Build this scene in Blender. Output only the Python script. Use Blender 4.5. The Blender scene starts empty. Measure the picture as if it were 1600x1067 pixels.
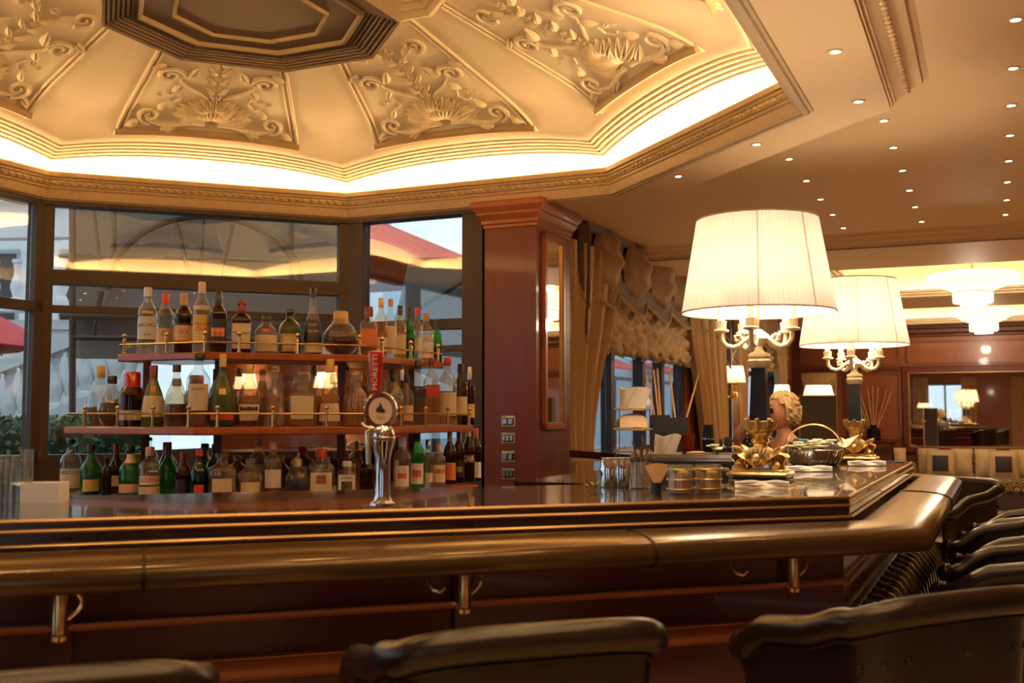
import bpy, bmesh, math, random
from mathutils import Vector, Matrix
random.seed(7)
PI = math.pi
SC = bpy.context.scene
COL = SC.collection
EYE = 1.40                      # height of the camera above the floor
FPX = 1676.0                    # focal length for a 1600 px wide frame
PITCH = math.radians(3.94)

# ------------------------------------------------------------------ camera
cam_d = bpy.data.cameras.new('camera')
cam = bpy.data.objects.new('camera', cam_d)
COL.objects.link(cam)
cam.location = (0, 0, EYE)
cam.rotation_euler = (PI / 2 + PITCH, 0, 0)
cam_d.sensor_width = 36.0
cam_d.lens = 36.0 * FPX / 1600.0
cam_d.clip_start = 0.05
cam_d.dof.use_dof = True
cam_d.dof.focus_distance = 5.0
cam_d.dof.aperture_fstop = 4.5
SC.camera = cam

# ------------------------------------------------------------------ world, view
world = bpy.data.worlds.new('overcast_sky')
SC.world = world
world.use_nodes = True
wn = world.node_tree.nodes
wl = world.node_tree.links
wn.clear()
w_out = wn.new('ShaderNodeOutputWorld')
w_bg = wn.new('ShaderNodeBackground')
w_bg.inputs['Color'].default_value = (0.62, 0.78, 0.92, 1)
w_bg.inputs['Strength'].default_value = 2.0
wl.new(w_bg.outputs[0], w_out.inputs[0])
SC.view_settings.view_transform = 'Standard'
SC.view_settings.look = 'None'
SC.view_settings.gamma = 1.0
SC.view_settings.use_curve_mapping = False
SC.view_settings.exposure = 0.0

WARM = (1.0, 0.66, 0.30)
COVE_POWER = 62.0
SPOT_POWER = 15.0
LAMP_POWER = 10.0
COFFER_POWER = 15.0

# ------------------------------------------------------------------ measuring helpers
SP, CP = math.sin(PITCH), math.cos(PITCH)
def ray(u, v):
    xc = (u - 800.0) / FPX; yc = (533.5 - v) / FPX
    d = Vector((xc, CP - yc * SP, SP + yc * CP))
    return d / d.y
def at_depth(u, v, y):
    d = ray(u, v) * y
    return Vector((d.x, d.y, d.z + EYE))
def at_height(u, v, z):
    d = ray(u, v); d = d * ((z - EYE) / d.z)
    return Vector((d.x, d.y, z))
AX = math.radians(24.19)        # direction of the long walls, from the line of sight
DS = Vector((math.sin(AX), math.cos(AX)))      # along the long wall, away
DT = Vector((math.cos(AX), -math.sin(AX)))     # across the room, to the right
def st(s, t, z=0.0):
    p = DS * s + DT * t
    return Vector((p.x, p.y, z))
def on_plane(u, v, P, ang):     # where a sight line meets an upright plane
    d = ray(u, v); n = Vector((math.cos(ang), -math.sin(ang)))
    t = (n.x * P[0] + n.y * P[1]) / (n.x * d.x + n.y * d.y)
    q = d * t
    return Vector((q.x, q.y, q.z + EYE))
DOME = Vector((-1.228, 4.92))
TH = math.radians(1.69)
C8 = math.cos(PI / 8)
def oct_pt(ap, k):
    a = TH + k * PI / 4; R = ap / C8
    return Vector((DOME.x + R * math.sin(a), DOME.y + R * math.cos(a)))
def oct_dir(k):                 # outward direction of the side between corners k and k+1
    a = TH + (k + 0.5) * PI / 4
    return Vector((math.sin(a), math.cos(a)))

# ------------------------------------------------------------------ mesh building
class MB:
    def __init__(self):
        self.v = []; self.f = []
    def add(self, vs, fs):
        o = len(self.v)
        self.v += [tuple(p) for p in vs]
        self.f += [tuple(i + o for i in f) for f in fs]
        return self
    def box(self, cx, cy, cz, sx, sy, sz, rz=0.0, rx=0.0, ry=0.0):
        M = Matrix.Translation((cx, cy, cz)) @ Matrix.Rotation(rz, 4, 'Z') @ Matrix.Rotation(ry, 4, 'Y') @ Matrix.Rotation(rx, 4, 'X')
        vs = [M @ Vector((a * sx / 2, b * sy / 2, c * sz / 2)) for c in (-1, 1) for b in (-1, 1) for a in (-1, 1)]
        return self.add(vs, [(0, 2, 3, 1), (4, 5, 7, 6), (0, 1, 5, 4), (2, 6, 7, 3), (0, 4, 6, 2), (1, 3, 7, 5)])
    def rbox(self, cx, cy, cz, sx, sy, sz, b, rz=0.0, rx=0.0, ry=0.0):
        M = Matrix.Translation((cx, cy, cz)) @ Matrix.Rotation(rz, 4, 'Z') @ Matrix.Rotation(ry, 4, 'Y') @ Matrix.Rotation(rx, 4, 'X')
        hx, hy, hz = sx / 2, sy / 2, sz / 2
        def ring(ix, z):
            x, y = hx - ix, hy - ix
            return [(-x, -y, z), (x, -y, z), (x, y, z), (-x, y, z)]
        def oc(ix, z):
            x, y = hx - ix, hy - ix
            return [(-x + b, -y, z), (x - b, -y, z), (x, -y + b, z), (x, y - b, z), (x - b, y, z), (-x + b, y, z), (-x, y - b, z), (-x, -y + b, z)]
        vs = oc(b * .8, -hz) + oc(0, -hz + b) + oc(0, hz - b) + oc(b * .8, hz)
        fs = [tuple(range(7, -1, -1)), tuple(range(24, 32))]
        for r in range(3):
            for i in range(8):
                j = (i + 1) % 8
                fs.append((r * 8 + i, r * 8 + j, r * 8 + 8 + j, r * 8 + 8 + i))
        return self.add([M @ Vector(p) for p in vs], fs)
    def prism(self, poly, z0, z1):
        n = len(poly)
        vs = [(p[0], p[1], z0) for p in poly] + [(p[0], p[1], z1) for p in poly]
        area = sum(poly[i][0] * poly[(i + 1) % n][1] - poly[(i + 1) % n][0] * poly[i][1] for i in range(n))
        fs = [tuple(range(n - 1, -1, -1)), tuple(range(n, 2 * n))] + [(i, (i + 1) % n, n + (i + 1) % n, n + i) for i in range(n)]
        if area < 0: fs = [tuple(reversed(f)) for f in fs]
        return self.add(vs, fs)
    def lathe(self, prof, seg=16, c=(0, 0, 0), sq=2.0, ax=1.0, ay=1.0, cap0=True, cap1=True, rot=0.0):
        vs = []; fs = []
        def sec(i):
            a = 2 * PI * i / seg
            ca, sa = math.cos(a), math.sin(a)
            if sq != 2.0:
                k = (abs(ca) ** sq + abs(sa) ** sq) ** (-1.0 / sq)
                ca *= k; sa *= k
            ca *= ax; sa *= ay
            cr, sr = math.cos(rot), math.sin(rot)
            return ca * cr - sa * sr, ca * sr + sa * cr
        ss = [sec(i) for i in range(seg)]
        for (r, z) in prof:
            for (a, b) in ss: vs.append((c[0] + r * a, c[1] + r * b, c[2] + z))
        n = len(prof)
        for j in range(n - 1):
            for i in range(seg):
                k = (i + 1) % seg
                fs.append((j * seg + i, j * seg + k, (j + 1) * seg + k, (j + 1) * seg + i))
        if cap0: fs.append(tuple(range(seg - 1, -1, -1)))
        if cap1: fs.append(tuple(range((n - 1) * seg, n * seg)))
        return self.add(vs, fs)
    def tube(self, path, r, seg=8, closed=False, caps=True):
        pts = [Vector(p) for p in path]; n = len(pts)
        rs = r if isinstance(r, (list, tuple)) else [r] * n
        vs = []; fs = []
        up = None
        for i in range(n):
            if closed: t = pts[(i + 1) % n] - pts[i - 1]
            else: t = pts[min(i + 1, n - 1)] - pts[max(i - 1, 0)]
            if t.length < 1e-9: t = Vector((0, 0, 1))
            t.normalize()
            if up is None:
                up = Vector((0, 0, 1)) if abs(t.z) < .9 else Vector((1, 0, 0))
            a = t.cross(up)
            if a.length < 1e-6: a = t.orthogonal()
            a.normalize(); b = a.cross(t).normalized(); up = b
            for j in range(seg):
                w = 2 * PI * j / seg
                vs.append(pts[i] + (a * math.cos(w) + b * math.sin(w)) * rs[i])
        m = n if closed else n - 1
        for i in range(m):
            i2 = (i + 1) % n
            for j in range(seg):
                k = (j + 1) % seg
                fs.append((i * seg + k, i * seg + j, i2 * seg + j, i2 * seg + k))
        if caps and not closed:
            fs.append(tuple(range(seg))); fs.append(tuple(range(n * seg - 1, (n - 1) * seg - 1, -1)))
        return self.add(vs, fs)
    def sweep(self, prof, path, closed=False, side=1.0, closeprof=False):
        """prof: (offset to the right of travel * side, z); path: xy points, mitred"""
        P = [Vector((p[0], p[1])) for p in path]; n = len(P); m = len(prof)
        vs = []; fs = []
        for i in range(n):
            def nrm(a, b):
                d = (b - a).normalized(); return Vector((d.y, -d.x)) * side
            if closed: n0 = nrm(P[i - 1], P[i]); n1 = nrm(P[i], P[(i + 1) % n])
            else:
                n0 = nrm(P[i - 1], P[i]) if i > 0 else nrm(P[i], P[i + 1])
                n1 = nrm(P[i], P[i + 1]) if i < n - 1 else n0
            mt = (n0 + n1); mt = mt / (mt.dot(n0)) if mt.length > 1e-6 else n0
            for (o, z) in prof: vs.append((P[i].x + mt.x * o, P[i].y + mt.y * o, z))
        k = n if closed else n - 1
        mm = m if closeprof else m - 1
        for i in range(k):
            j = (i + 1) % n
            for a in range(mm):
                b = (a + 1) % m
                q = (i * m + a, j * m + a, j * m + b, i * m + b)
                fs.append(q if side > 0 else tuple(reversed(q)))
        if closeprof and not closed:
            fs.append(tuple(range(m))); fs.append(tuple(range(n * m - 1, (n - 1) * m - 1, -1)))
        return self.add(vs, fs)
    def grid(self, fn, nu, nv, wrap=False):
        vs = [fn(i / nu, j / nv) for j in range(nv + 1) for i in range(nu + (0 if wrap else 1))]
        w = nu if wrap else nu + 1; fs = []
        for j in range(nv):
            for i in range(nu):
                i2 = (i + 1) % w if wrap else i + 1
                fs.append((j * w + i, j * w + i2, (j + 1) * w + i2, (j + 1) * w + i))
        return self.add(vs, fs)
    def ball(self, c, rx, ry=None, rz=None, seg=12, ring=7, M=None):
        ry = ry or rx; rz = rz or rx
        vs = []; fs = []
        for j in range(1, ring):
            p = PI * j / ring
            for i in range(seg):
                a = 2 * PI * i / seg
                vs.append(Vector((rx * math.sin(p) * math.cos(a), ry * math.sin(p) * math.sin(a), -rz * math.cos(p))))
        vs += [Vector((0, 0, -rz)), Vector((0, 0, rz))]
        for j in range(ring - 2):
            for i in range(seg):
                k = (i + 1) % seg
                fs.append((j * seg + i, j * seg + k, (j + 1) * seg + k, (j + 1) * seg + i))
        b = (ring - 1) * seg
        for i in range(seg):
            k = (i + 1) % seg
            fs.append((b, k, i)); fs.append((b + 1, (ring - 2) * seg + i, (ring - 2) * seg + k))
        if M is not None: vs = [M @ p for p in vs]
        return self.add([p + Vector(c) for p in vs], fs)
    def mesh(self, name, m=None, smooth=35.0):
        me = bpy.data.meshes.new(name)
        me.from_pydata(self.v, [], self.f)
        if m is not None: me.materials.append(MATS[m] if isinstance(m, str) else m)
        if smooth:
            me.polygons.foreach_set('use_smooth', [True] * len(me.polygons))
            me.set_sharp_from_angle(angle=math.radians(smooth))
        me.update()
        return me
    def build(self, name, m, parent=None, smooth=35.0, loc=None):
        return put(name, self.mesh(name, m, smooth), parent, loc)

def put(name, me, parent=None, loc=None, rz=None):
    o = bpy.data.objects.new(name, me)
    COL.objects.link(o)
    if parent is not None: o.parent = parent
    if loc is not None: o.location = loc
    if rz is not None: o.rotation_euler = (0, 0, rz)
    return o
def tag(o, label=None, cat=None, group=None, kind=None):
    if label: o['label'] = label
    if cat: o['category'] = cat
    if group: o['group'] = group
    if kind: o['kind'] = kind
    return o
def thing(name, label, cat, loc=(0, 0, 0), rz=0.0, group=None):
    o = bpy.data.objects.new(name, None)
    COL.objects.link(o)
    o.empty_display_size = 0.05
    o.location = loc; o.rotation_euler = (0, 0, rz)
    return tag(o, label, cat, group)
def struct(name, label=None):
    o = bpy.data.objects.new(name, None)
    COL.objects.link(o)
    o['kind'] = 'structure'
    if label: o['label'] = label
    return o
def copy_tree(o, parent=None):
    c = o.copy(); COL.objects.link(c); c.parent = parent
    for ch in list(o.children): copy_tree(ch, c)
    return c

# ------------------------------------------------------------------ materials
MATS = {}
def mat(name, col, rough=0.5, metal=0.0, spec=0.5, coat=0.0, noise=None, bump=None, emis=None, sheen=0.0, coat_rough=0.05, tint=None):
    """noise = (scale, amount, second colour or None, stretch); bump = (scale, strength)"""
    m = bpy.data.materials.new(name); m.use_nodes = True
    nt = m.node_tree; b = nt.nodes['Principled BSDF']
    b.inputs['Base Color'].default_value = (*col, 1)
    b.inputs['Roughness'].default_value = rough
    b.inputs['Metallic'].default_value = metal
    b.inputs['Specular IOR Level'].default_value = spec
    b.inputs['Coat Weight'].default_value = coat
    b.inputs['Coat Roughness'].default_value = coat_rough
    b.inputs['Sheen Weight'].default_value = sheen
    if tint: b.inputs['Specular Tint'].default_value = (*tint, 1); b.inputs['Coat Tint'].default_value = (1, 1, 1, 1)
    tc = nt.nodes.new('ShaderNodeTexCoord')
    if noise:
        sc, amt = noise[0], noise[1]
        c2 = noise[2] if len(noise) > 2 and noise[2] else tuple(x * .5 for x in col)
        stv = noise[3] if len(noise) > 3 else (1, 1, 1)
        mp = nt.nodes.new('ShaderNodeMapping'); mp.inputs['Scale'].default_value = stv
        nz = nt.nodes.new('ShaderNodeTexNoise'); nz.inputs['Scale'].default_value = sc; nz.inputs['Detail'].default_value = 4
        rp = nt.nodes.new('ShaderNodeMapRange'); rp.inputs[1].default_value = .3; rp.inputs[2].default_value = .7
        rp.inputs[3].default_value = 0; rp.inputs[4].default_value = amt
        mx = nt.nodes.new('ShaderNodeMix'); mx.data_type = 'RGBA'
        mx.inputs[6].default_value = (*col, 1); mx.inputs[7].default_value = (*c2, 1)
        nt.links.new(tc.outputs['Object'], mp.inputs[0]); nt.links.new(mp.outputs[0], nz.inputs['Vector'])
        nt.links.new(nz.outputs[0], rp.inputs[0]); nt.links.new(rp.outputs[0], mx.inputs[0])
        nt.links.new(mx.outputs[2], b.inputs['Base Color'])
    if bump:
        nz2 = nt.nodes.new('ShaderNodeTexNoise'); nz2.inputs['Scale'].default_value = bump[0]; nz2.inputs['Detail'].default_value = 3
        bp = nt.nodes.new('ShaderNodeBump'); bp.inputs['Strength'].default_value = bump[1]; bp.inputs['Distance'].default_value = .004
        nt.links.new(tc.outputs['Object'], nz2.inputs['Vector']); nt.links.new(nz2.outputs[0], bp.inputs['Height'])
        nt.links.new(bp.outputs[0], b.inputs['Normal'])
    if emis:
        b.inputs['Emission Color'].default_value = (*emis[0], 1); b.inputs['Emission Strength'].default_value = emis[1]
    MATS[name] = m
    return m
def glass(name, tint, body=0.0, bodycol=None, ior=1.5, rough=0.02, pw_=3.2):
    """see-through glass: tinted straight-through light, Fresnel gloss, optional cloudy body"""
    m = bpy.data.materials.new(name); m.use_nodes = True
    nt = m.node_tree; nt.nodes.clear()
    out = nt.nodes.new('ShaderNodeOutputMaterial')
    tr = nt.nodes.new('ShaderNodeBsdfTransparent'); tr.inputs[0].default_value = (*tint, 1)
    gl = nt.nodes.new('ShaderNodeBsdfGlossy'); gl.inputs['Roughness'].default_value = rough
    lw = nt.nodes.new('ShaderNodeLayerWeight'); lw.inputs[0].default_value = .5
    pw = nt.nodes.new('ShaderNodeMath'); pw.operation = 'POWER'; pw.inputs[1].default_value = pw_
    fr = nt.nodes.new('ShaderNodeMapRange')                       # Schlick: F0 + (1 - F0) * (1 - cos)^n
    fr.inputs[3].default_value = ((ior - 1) / (ior + 1)) ** 2; fr.inputs[4].default_value = .9
    nt.links.new(lw.outputs['Facing'], pw.inputs[0]); nt.links.new(pw.outputs[0], fr.inputs[0])
    mx = nt.nodes.new('ShaderNodeMixShader')
    src = tr
    if body > 0:
        df = nt.nodes.new('ShaderNodeBsdfDiffuse'); df.inputs[0].default_value = (*(bodycol or tint), 1)
        m1 = nt.nodes.new('ShaderNodeMixShader'); m1.inputs[0].default_value = body
        nt.links.new(tr.outputs[0], m1.inputs[1]); nt.links.new(df.outputs[0], m1.inputs[2]); src = m1
    nt.links.new(fr.outputs[0], mx.inputs[0]); nt.links.new(src.outputs[0], mx.inputs[1]); nt.links.new(gl.outputs[0], mx.inputs[2])
    nt.links.new(mx.outputs[0], out.inputs[0])
    MATS[name] = m
    return m
def glow(name, col, strength):
    m = bpy.data.materials.new(name); m.use_nodes = True
    nt = m.node_tree; nt.nodes.clear()
    out = nt.nodes.new('ShaderNodeOutputMaterial'); e = nt.nodes.new('ShaderNodeEmission')
    e.inputs[0].default_value = (*col, 1); e.inputs[1].default_value = strength
    nt.links.new(e.outputs[0], out.inputs[0]); MATS[name] = m
    return m
def fabric_shade(name, col, trans=0.6):
    m = bpy.data.materials.new(name); m.use_nodes = True
    nt = m.node_tree; nt.nodes.clear()
    out = nt.nodes.new('ShaderNodeOutputMaterial')
    d = nt.nodes.new('ShaderNodeBsdfDiffuse'); d.inputs[0].default_value = (*col, 1)
    t = nt.nodes.new('ShaderNodeBsdfTranslucent'); t.inputs[0].default_value = (*col, 1)
    mx = nt.nodes.new('ShaderNodeMixShader'); mx.inputs[0].default_value = trans
    nt.links.new(d.outputs[0], mx.inputs[1]); nt.links.new(t.outputs[0], mx.inputs[2]); nt.links.new(mx.outputs[0], out.inputs[0])
    MATS[name] = m
    return m

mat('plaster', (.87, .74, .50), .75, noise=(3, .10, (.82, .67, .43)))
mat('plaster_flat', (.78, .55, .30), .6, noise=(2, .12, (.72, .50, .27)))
mat('cornice_gilt', (.50, .36, .19), .5, noise=(30, .35, (.34, .23, .11)))
mat('relief', (.86, .74, .51), .7, noise=(20, .25, (.60, .46, .27)))
mat('relief_bar_shaded', (.36, .24, .12), .55)  # trim brown darkened to paint in the shadow on the panel bars
mat('medallion_brown', (.20, .135, .075), .6)
mat('medallion_gilt', (.42, .29, .13), .5)
mat('mahogany', (.14, .028, .011), .36, coat=.12, spec=.4, noise=(4, .6, (.10, .020, .009), (6, 6, .5)))
mat('mahogany_flat', (.27, .062, .022), .28, coat=.35, noise=(4, .6, (.16, .034, .012), (.6, .6, 8)))
mat('mahogany_light', (.33, .095, .030), .3, coat=.25, noise=(5, .5, (.24, .062, .020), (6, 6, .5)))
mat('bar_wood', (.095, .022, .016), .3, coat=.25, noise=(3, .5, (.055, .012, .010), (1, 1, 6)))
mat('bar_top', (.028, .014, .009), .16, coat=.7, noise=(8, .4, (.05, .022, .012)), coat_rough=.03)
mat('ebony', (.015, .009, .007), .3, coat=.3)
mat('gilt_line', (.42, .235, .08), .36, metal=.8)
mat('brass', (.75, .50, .20), .22, metal=1.0)
mat('brass_pale', (.80, .66, .40), .26, metal=1.0)
mat('gold_leaf', (.86, .62, .25), .3, metal=.9, noise=(25, .3, (.55, .36, .12)), bump=(60, .25))
mat('cream_gold', (.80, .66, .42), .35, metal=.35, noise=(25, .3, (.62, .46, .24)))
mat('chrome', (.80, .80, .80), .09, metal=1.0)
mat('steel', (.62, .60, .57), .2, metal=1.0)
mat('leather', (.014, .008, .005), .27, spec=.5, tint=(1, .82, .58), noise=(9, .5, (.012, .008, .006)), bump=(220, .12))
mat('leather_rail', (.095, .050, .018), .20, metal=.40, spec=.5, tint=(1, .80, .50), noise=(7, .5, (.06, .032, .012)), bump=(200, .10))
mat('frame_metal', (.055, .036, .022), .5, spec=.35)
mat('frame_dark', (.03, .028, .028), .4)
mat('black', (.012, .012, .013), .35)
mat('black_gloss', (.010, .009, .009), .22, spec=.3)
mat('mirror', (.92, .90, .86), .015, metal=1.0)
mat('drape', (.68, .44, .19), .55, sheen=.4, noise=(3, .4, (.46, .29, .12), (5, 5, .3)))
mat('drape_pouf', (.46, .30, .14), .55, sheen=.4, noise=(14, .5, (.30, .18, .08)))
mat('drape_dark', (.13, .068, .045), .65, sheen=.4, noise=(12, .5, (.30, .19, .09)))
mat('drape_cream', (.80, .60, .33), .65, sheen=.3, noise=(14, .4, (.48, .34, .17)))
mat('fringe', (.46, .31, .13), .6)
mat('floor_tile', (.70, .52, .32), .22, noise=(2.5, .4, (.60, .42, .25)))
mat('floor_red', (.20, .06, .04), .25)
mat('sofa', (.34, .22, .10), .7)
mat('sofa_dark', (.05, .03, .025), .6)
mat('cushion_beige', (.58, .42, .22), .7)
mat('cushion_dark', (.035, .02, .025), .6)
mat('skin', (.66, .34, .22), .5)
mat('hair', (.85, .68, .38), .55, noise=(30, .5, (.6, .42, .2), (1, 1, .2)))
mat('paper', (.82, .70, .52), .7)
mat('paper_kraft', (.60, .42, .24), .7, noise=(12, .3, (.5, .33, .18)))
mat('paper_white', (.86, .82, .75), .6)
mat('reed', (.55, .30, .12), .6)
mat('leaf_green', (.08, .22, .04), .5)
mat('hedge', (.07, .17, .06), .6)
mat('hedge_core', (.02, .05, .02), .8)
mat('stone_white', (.78, .78, .76), .7, noise=(4, .3, (.6, .6, .58)))
mat('stone_grey', (.42, .44, .45), .8, noise=(5, .3, (.3, .31, .32)))
mat('canvas_grey', (.19, .155, .12), .8, noise=(2, .25, (.15, .12, .095)))
mat('canvas_red', (.62, .05, .05), .7)
mat('iron_brown', (.055, .034, .018), .5)
mat('red', (.62, .03, .02), .35)
mat('red_gloss', (.55, .02, .015), .2, coat=.5)
mat('dark_red', (.22, .02, .02), .35)
mat('white', (.85, .84, .80), .5)
mat('cream_label', (.80, .66, .42), .6)
mat('white_label', (.85, .80, .70), .6)
mat('peach_label', (.80, .52, .33), .6)
mat('orange_label', (.75, .24, .09), .55)
mat('yellow_label', (.80, .60, .18), .55)
mat('gold_label', (.60, .42, .14), .4, metal=.5)
mat('black_label', (.02, .018, .018), .45)
mat('red_label', (.62, .06, .04), .5)
mat('ink', (.03, .02, .02), .6)
mat('ink_red', (.55, .04, .03), .6)
mat('ink_brown', (.20, .08, .03), .6)
mat('ink_gold', (.70, .48, .15), .4, metal=.5)
mat('cork', (.62, .40, .20), .7)
mat('wood_pale', (.72, .46, .22), .55)
mat('blue', (.05, .25, .45), .5)
mat('flower', (.85, .80, .55), .6)
mat('sky_board', (.75, .86, .95), .5)
mat('dots', (.03, .03, .035), .6)
mat('crystal', (.95, .85, .65), .1, emis=((1, .80, .50), 1.6))
glass('pane', (.90, .92, .92), ior=2.2, pw_=5.0)
glass('clear_glass', (.92, .94, .93), .07, (.75, .74, .68), ior=1.7)
glass('clear_warm', (.93, .88, .78), .10, (.80, .64, .42), ior=1.7)
glass('crystal_glass', (.90, .85, .74), .12, (.85, .70, .46), ior=1.9)
glass('green_glass', (.22, .70, .22), .28, (.04, .34, .07))
glass('dark_green', (.10, .28, .08), .3, (.02, .08, .03))
glass('olive_glass', (.40, .42, .14), .55, (.17, .17, .045), rough=.25)
glass('frost_green', (.16, .26, .08), .75, (.055, .085, .02), rough=.3)
glass('dark_glass', (.38, .17, .08), .3, (.07, .025, .012))
glass('amber', (.80, .40, .10), .36, (.52, .18, .03), ior=1.34)
glass('amber_pale', (.90, .60, .20), .32, (.72, .38, .09), ior=1.34)
glass('amber_dark', (.45, .15, .05), .45, (.13, .035, .012), ior=1.34)
glass('red_liquid', (.55, .05, .03), .4, (.22, .01, .01), ior=1.34)
glass('water', (.93, .95, .95), .0, ior=1.33)
# ================================================================== SETTING
from mathutils.geometry import tessellate_polygon
def flat_poly(outer, holes, z, flip=False):
    loops = [[Vector((p[0], p[1], 0)) for p in outer]] + [[Vector((p[0], p[1], 0)) for p in h] for h in holes]
    tris = tessellate_polygon(loops)
    vs = [(p.x, p.y, z) for l in loops for p in l]
    mb = MB(); fs = []
    for t in tris:
        a, b, c = (Vector(vs[i]) for i in t)
        up = (b - a).cross(c - a).z > 0
        fs.append(tuple(t) if up != flip else tuple(reversed(t)))
    return mb.add(vs, fs)

Z_SOF, Z_CEIL, Z_FAR = 2.80, 2.95, 2.83
T_CURT, S_FAR, T_RIGHT, S_BACK = -3.05, 18.35, 4.6, -3.2
T_LEFT = DOME.dot(DT) - 2.42
S_DROP = 9.467

# ---- floor: pale polished tiles with dark red border strips
floor = struct('floor', 'polished beige tile floor with dark red inlaid strips')
fl = flat_poly([st(S_BACK, T_LEFT - .2), st(5.2, T_LEFT - .2), (oct_pt(2.6, 0).x, oct_pt(2.6, 0).y), st(7.2, T_CURT), st(S_FAR, T_CURT), st(S_FAR, T_RIGHT), st(S_BACK, T_RIGHT)], [], -0.012)
fl.build('floor_bed', 'floor_red', floor, 0)
tile_me = MB().rbox(0, 0, -.006, .60, .60, .012, .003).mesh('tile', 'floor_tile', 0)
strip_me = MB().box(0, 0, -.0055, .60, .11, .013).mesh('inlay_strip', 'floor_red', 0)
sq_me = MB().box(0, 0, .0005, .26, .17, .002).mesh('inlay_square', 'floor_red', 0)
for i in range(7, 27):
    for j in range(8):
        p = st(i * .66 + .2, -0.5 + j * .605)
        if p.x / p.y < .30 or p.y < 4: continue
        put('tile', tile_me, floor, (p.x, p.y, 0), PI / 2 - AX - PI / 2)
        if j % 2 == 0 and i % 2 == 0: put('inlay_square', sq_me, floor, (p.x, p.y, 0), -AX)
rest = MB()
for i in range(-5, 28):
    for j in range(-10, 10):
        s, t = i * .66 + .2, -0.5 + j * .605
        p = st(s, t)
        if 7 <= i < 27 and 0 <= j < 8 and not (p.x / p.y < .30 or p.y < 4): continue
        if t > T_RIGHT - .3 or s < S_BACK + .3 or s > S_FAR - .3: continue
        if t < T_CURT and s > 5.5: continue
        if t < T_LEFT: continue
        rest.box(p.x, p.y, -.006, .60, .60, .012, -AX)
tag(rest.build('far_tile', 'floor_tile', floor, 0), kind='stuff')

# ---- dome over the bar: cove, stepped mouldings, eight relief panels
ceiling = struct('ceiling', 'cream plaster ceiling with a lit octagonal dome over the bar')
TAN8 = math.tan(PI / 8)
def bump(u): return 0.078 * (1 - abs(u) ** 2.3)
PROF = [(2.325, 2.945, 0), (2.325, 2.935, 0), (2.455, 2.935, 0), (2.46, 2.945, 0), (2.455, 2.955, .25), (2.43, 2.99, .6), (2.37, 3.01, .9), (2.285, 3.02, 1)]
for i in range(5):
    a, z = 2.285 - .028 * i, 3.02 + .015 * i
    PROF += [(a - .002, z + .010, 1), (a - .028, z + .0145, 1)]
PAN_A0, PAN_Z0, PAN_A1, PAN_Z1 = 2.10, 3.185, 1.02, 3.565
A_T, Z_T = PROF[-1][0], PROF[-1][1]
def zlin(a): return PAN_Z0 + (PAN_Z1 - PAN_Z0) * (PAN_A0 - a) / (PAN_A0 - PAN_A1)
def zprof(a):                   # straight slope that eases down into the steps
    k = max(0.0, (a - 1.80) / (A_T - 1.80))
    return zlin(a) - (zlin(A_T) - Z_T) * k ** 2.2
def bprof(a): return 1.0 if a > 2.12 else .85 * max(0, (a - PAN_A1) / (PAN_A0 - PAN_A1)) + .15 * max(0, (a - 2.0) / .12)
for a_ in (2.115, 2.09, 2.05, 2.0, 1.94, 1.87, 1.78, 1.6, 1.4, 1.2, 1.02):
    PROF.append((a_, zprof(a_), bprof(a_)))
PROF += [(1.0, 3.55, 0), (.985, 3.55, 0), (.975, 3.585, 0), (.955, 3.585, 0), (.945, 3.62, 0), (.925, 3.62, 0), (.915, 3.66, 0), (.89, 3.66, 0)]
NU = 18
def dome_side(u, j):
    a, z, b = PROF[j]
    x = a * TAN8 * u
    return (x, a, z + b * bump(u))
dm = MB()
vs = [dome_side(-1 + 2 * i / NU, j) for j in range(len(PROF)) for i in range(NU + 1)]
fs = []
for j in range(len(PROF) - 1):
    for i in range(NU):
        q = (j * (NU + 1) + i, j * (NU + 1) + i + 1, (j + 1) * (NU + 1) + i + 1, (j + 1) * (NU + 1) + i)
        fs.append(tuple(reversed(q)))
dm.add(vs, fs)
shell_me = dm.mesh('dome_segment', 'plaster', 40)
def psurf(x, y, h=0.0):
    """x across, y up the slope of a dome panel (metres), h off the surface"""
    L = math.hypot(PAN_A1 - PAN_A0, PAN_Z1 - PAN_Z0)
    a = PAN_A0 + (PAN_A1 - PAN_A0) * y / L
    u = max(-1, min(1, x / (a * TAN8)))
    return Vector((x, a - h * .33, zprof(a) + bprof(a) * bump(u) - h * .944))
PAN_L = math.hypot(PAN_A1 - PAN_A0, PAN_Z1 - PAN_Z0)
def half_w(y): return .575 + (.285 - .575) * y / PAN_L
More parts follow.
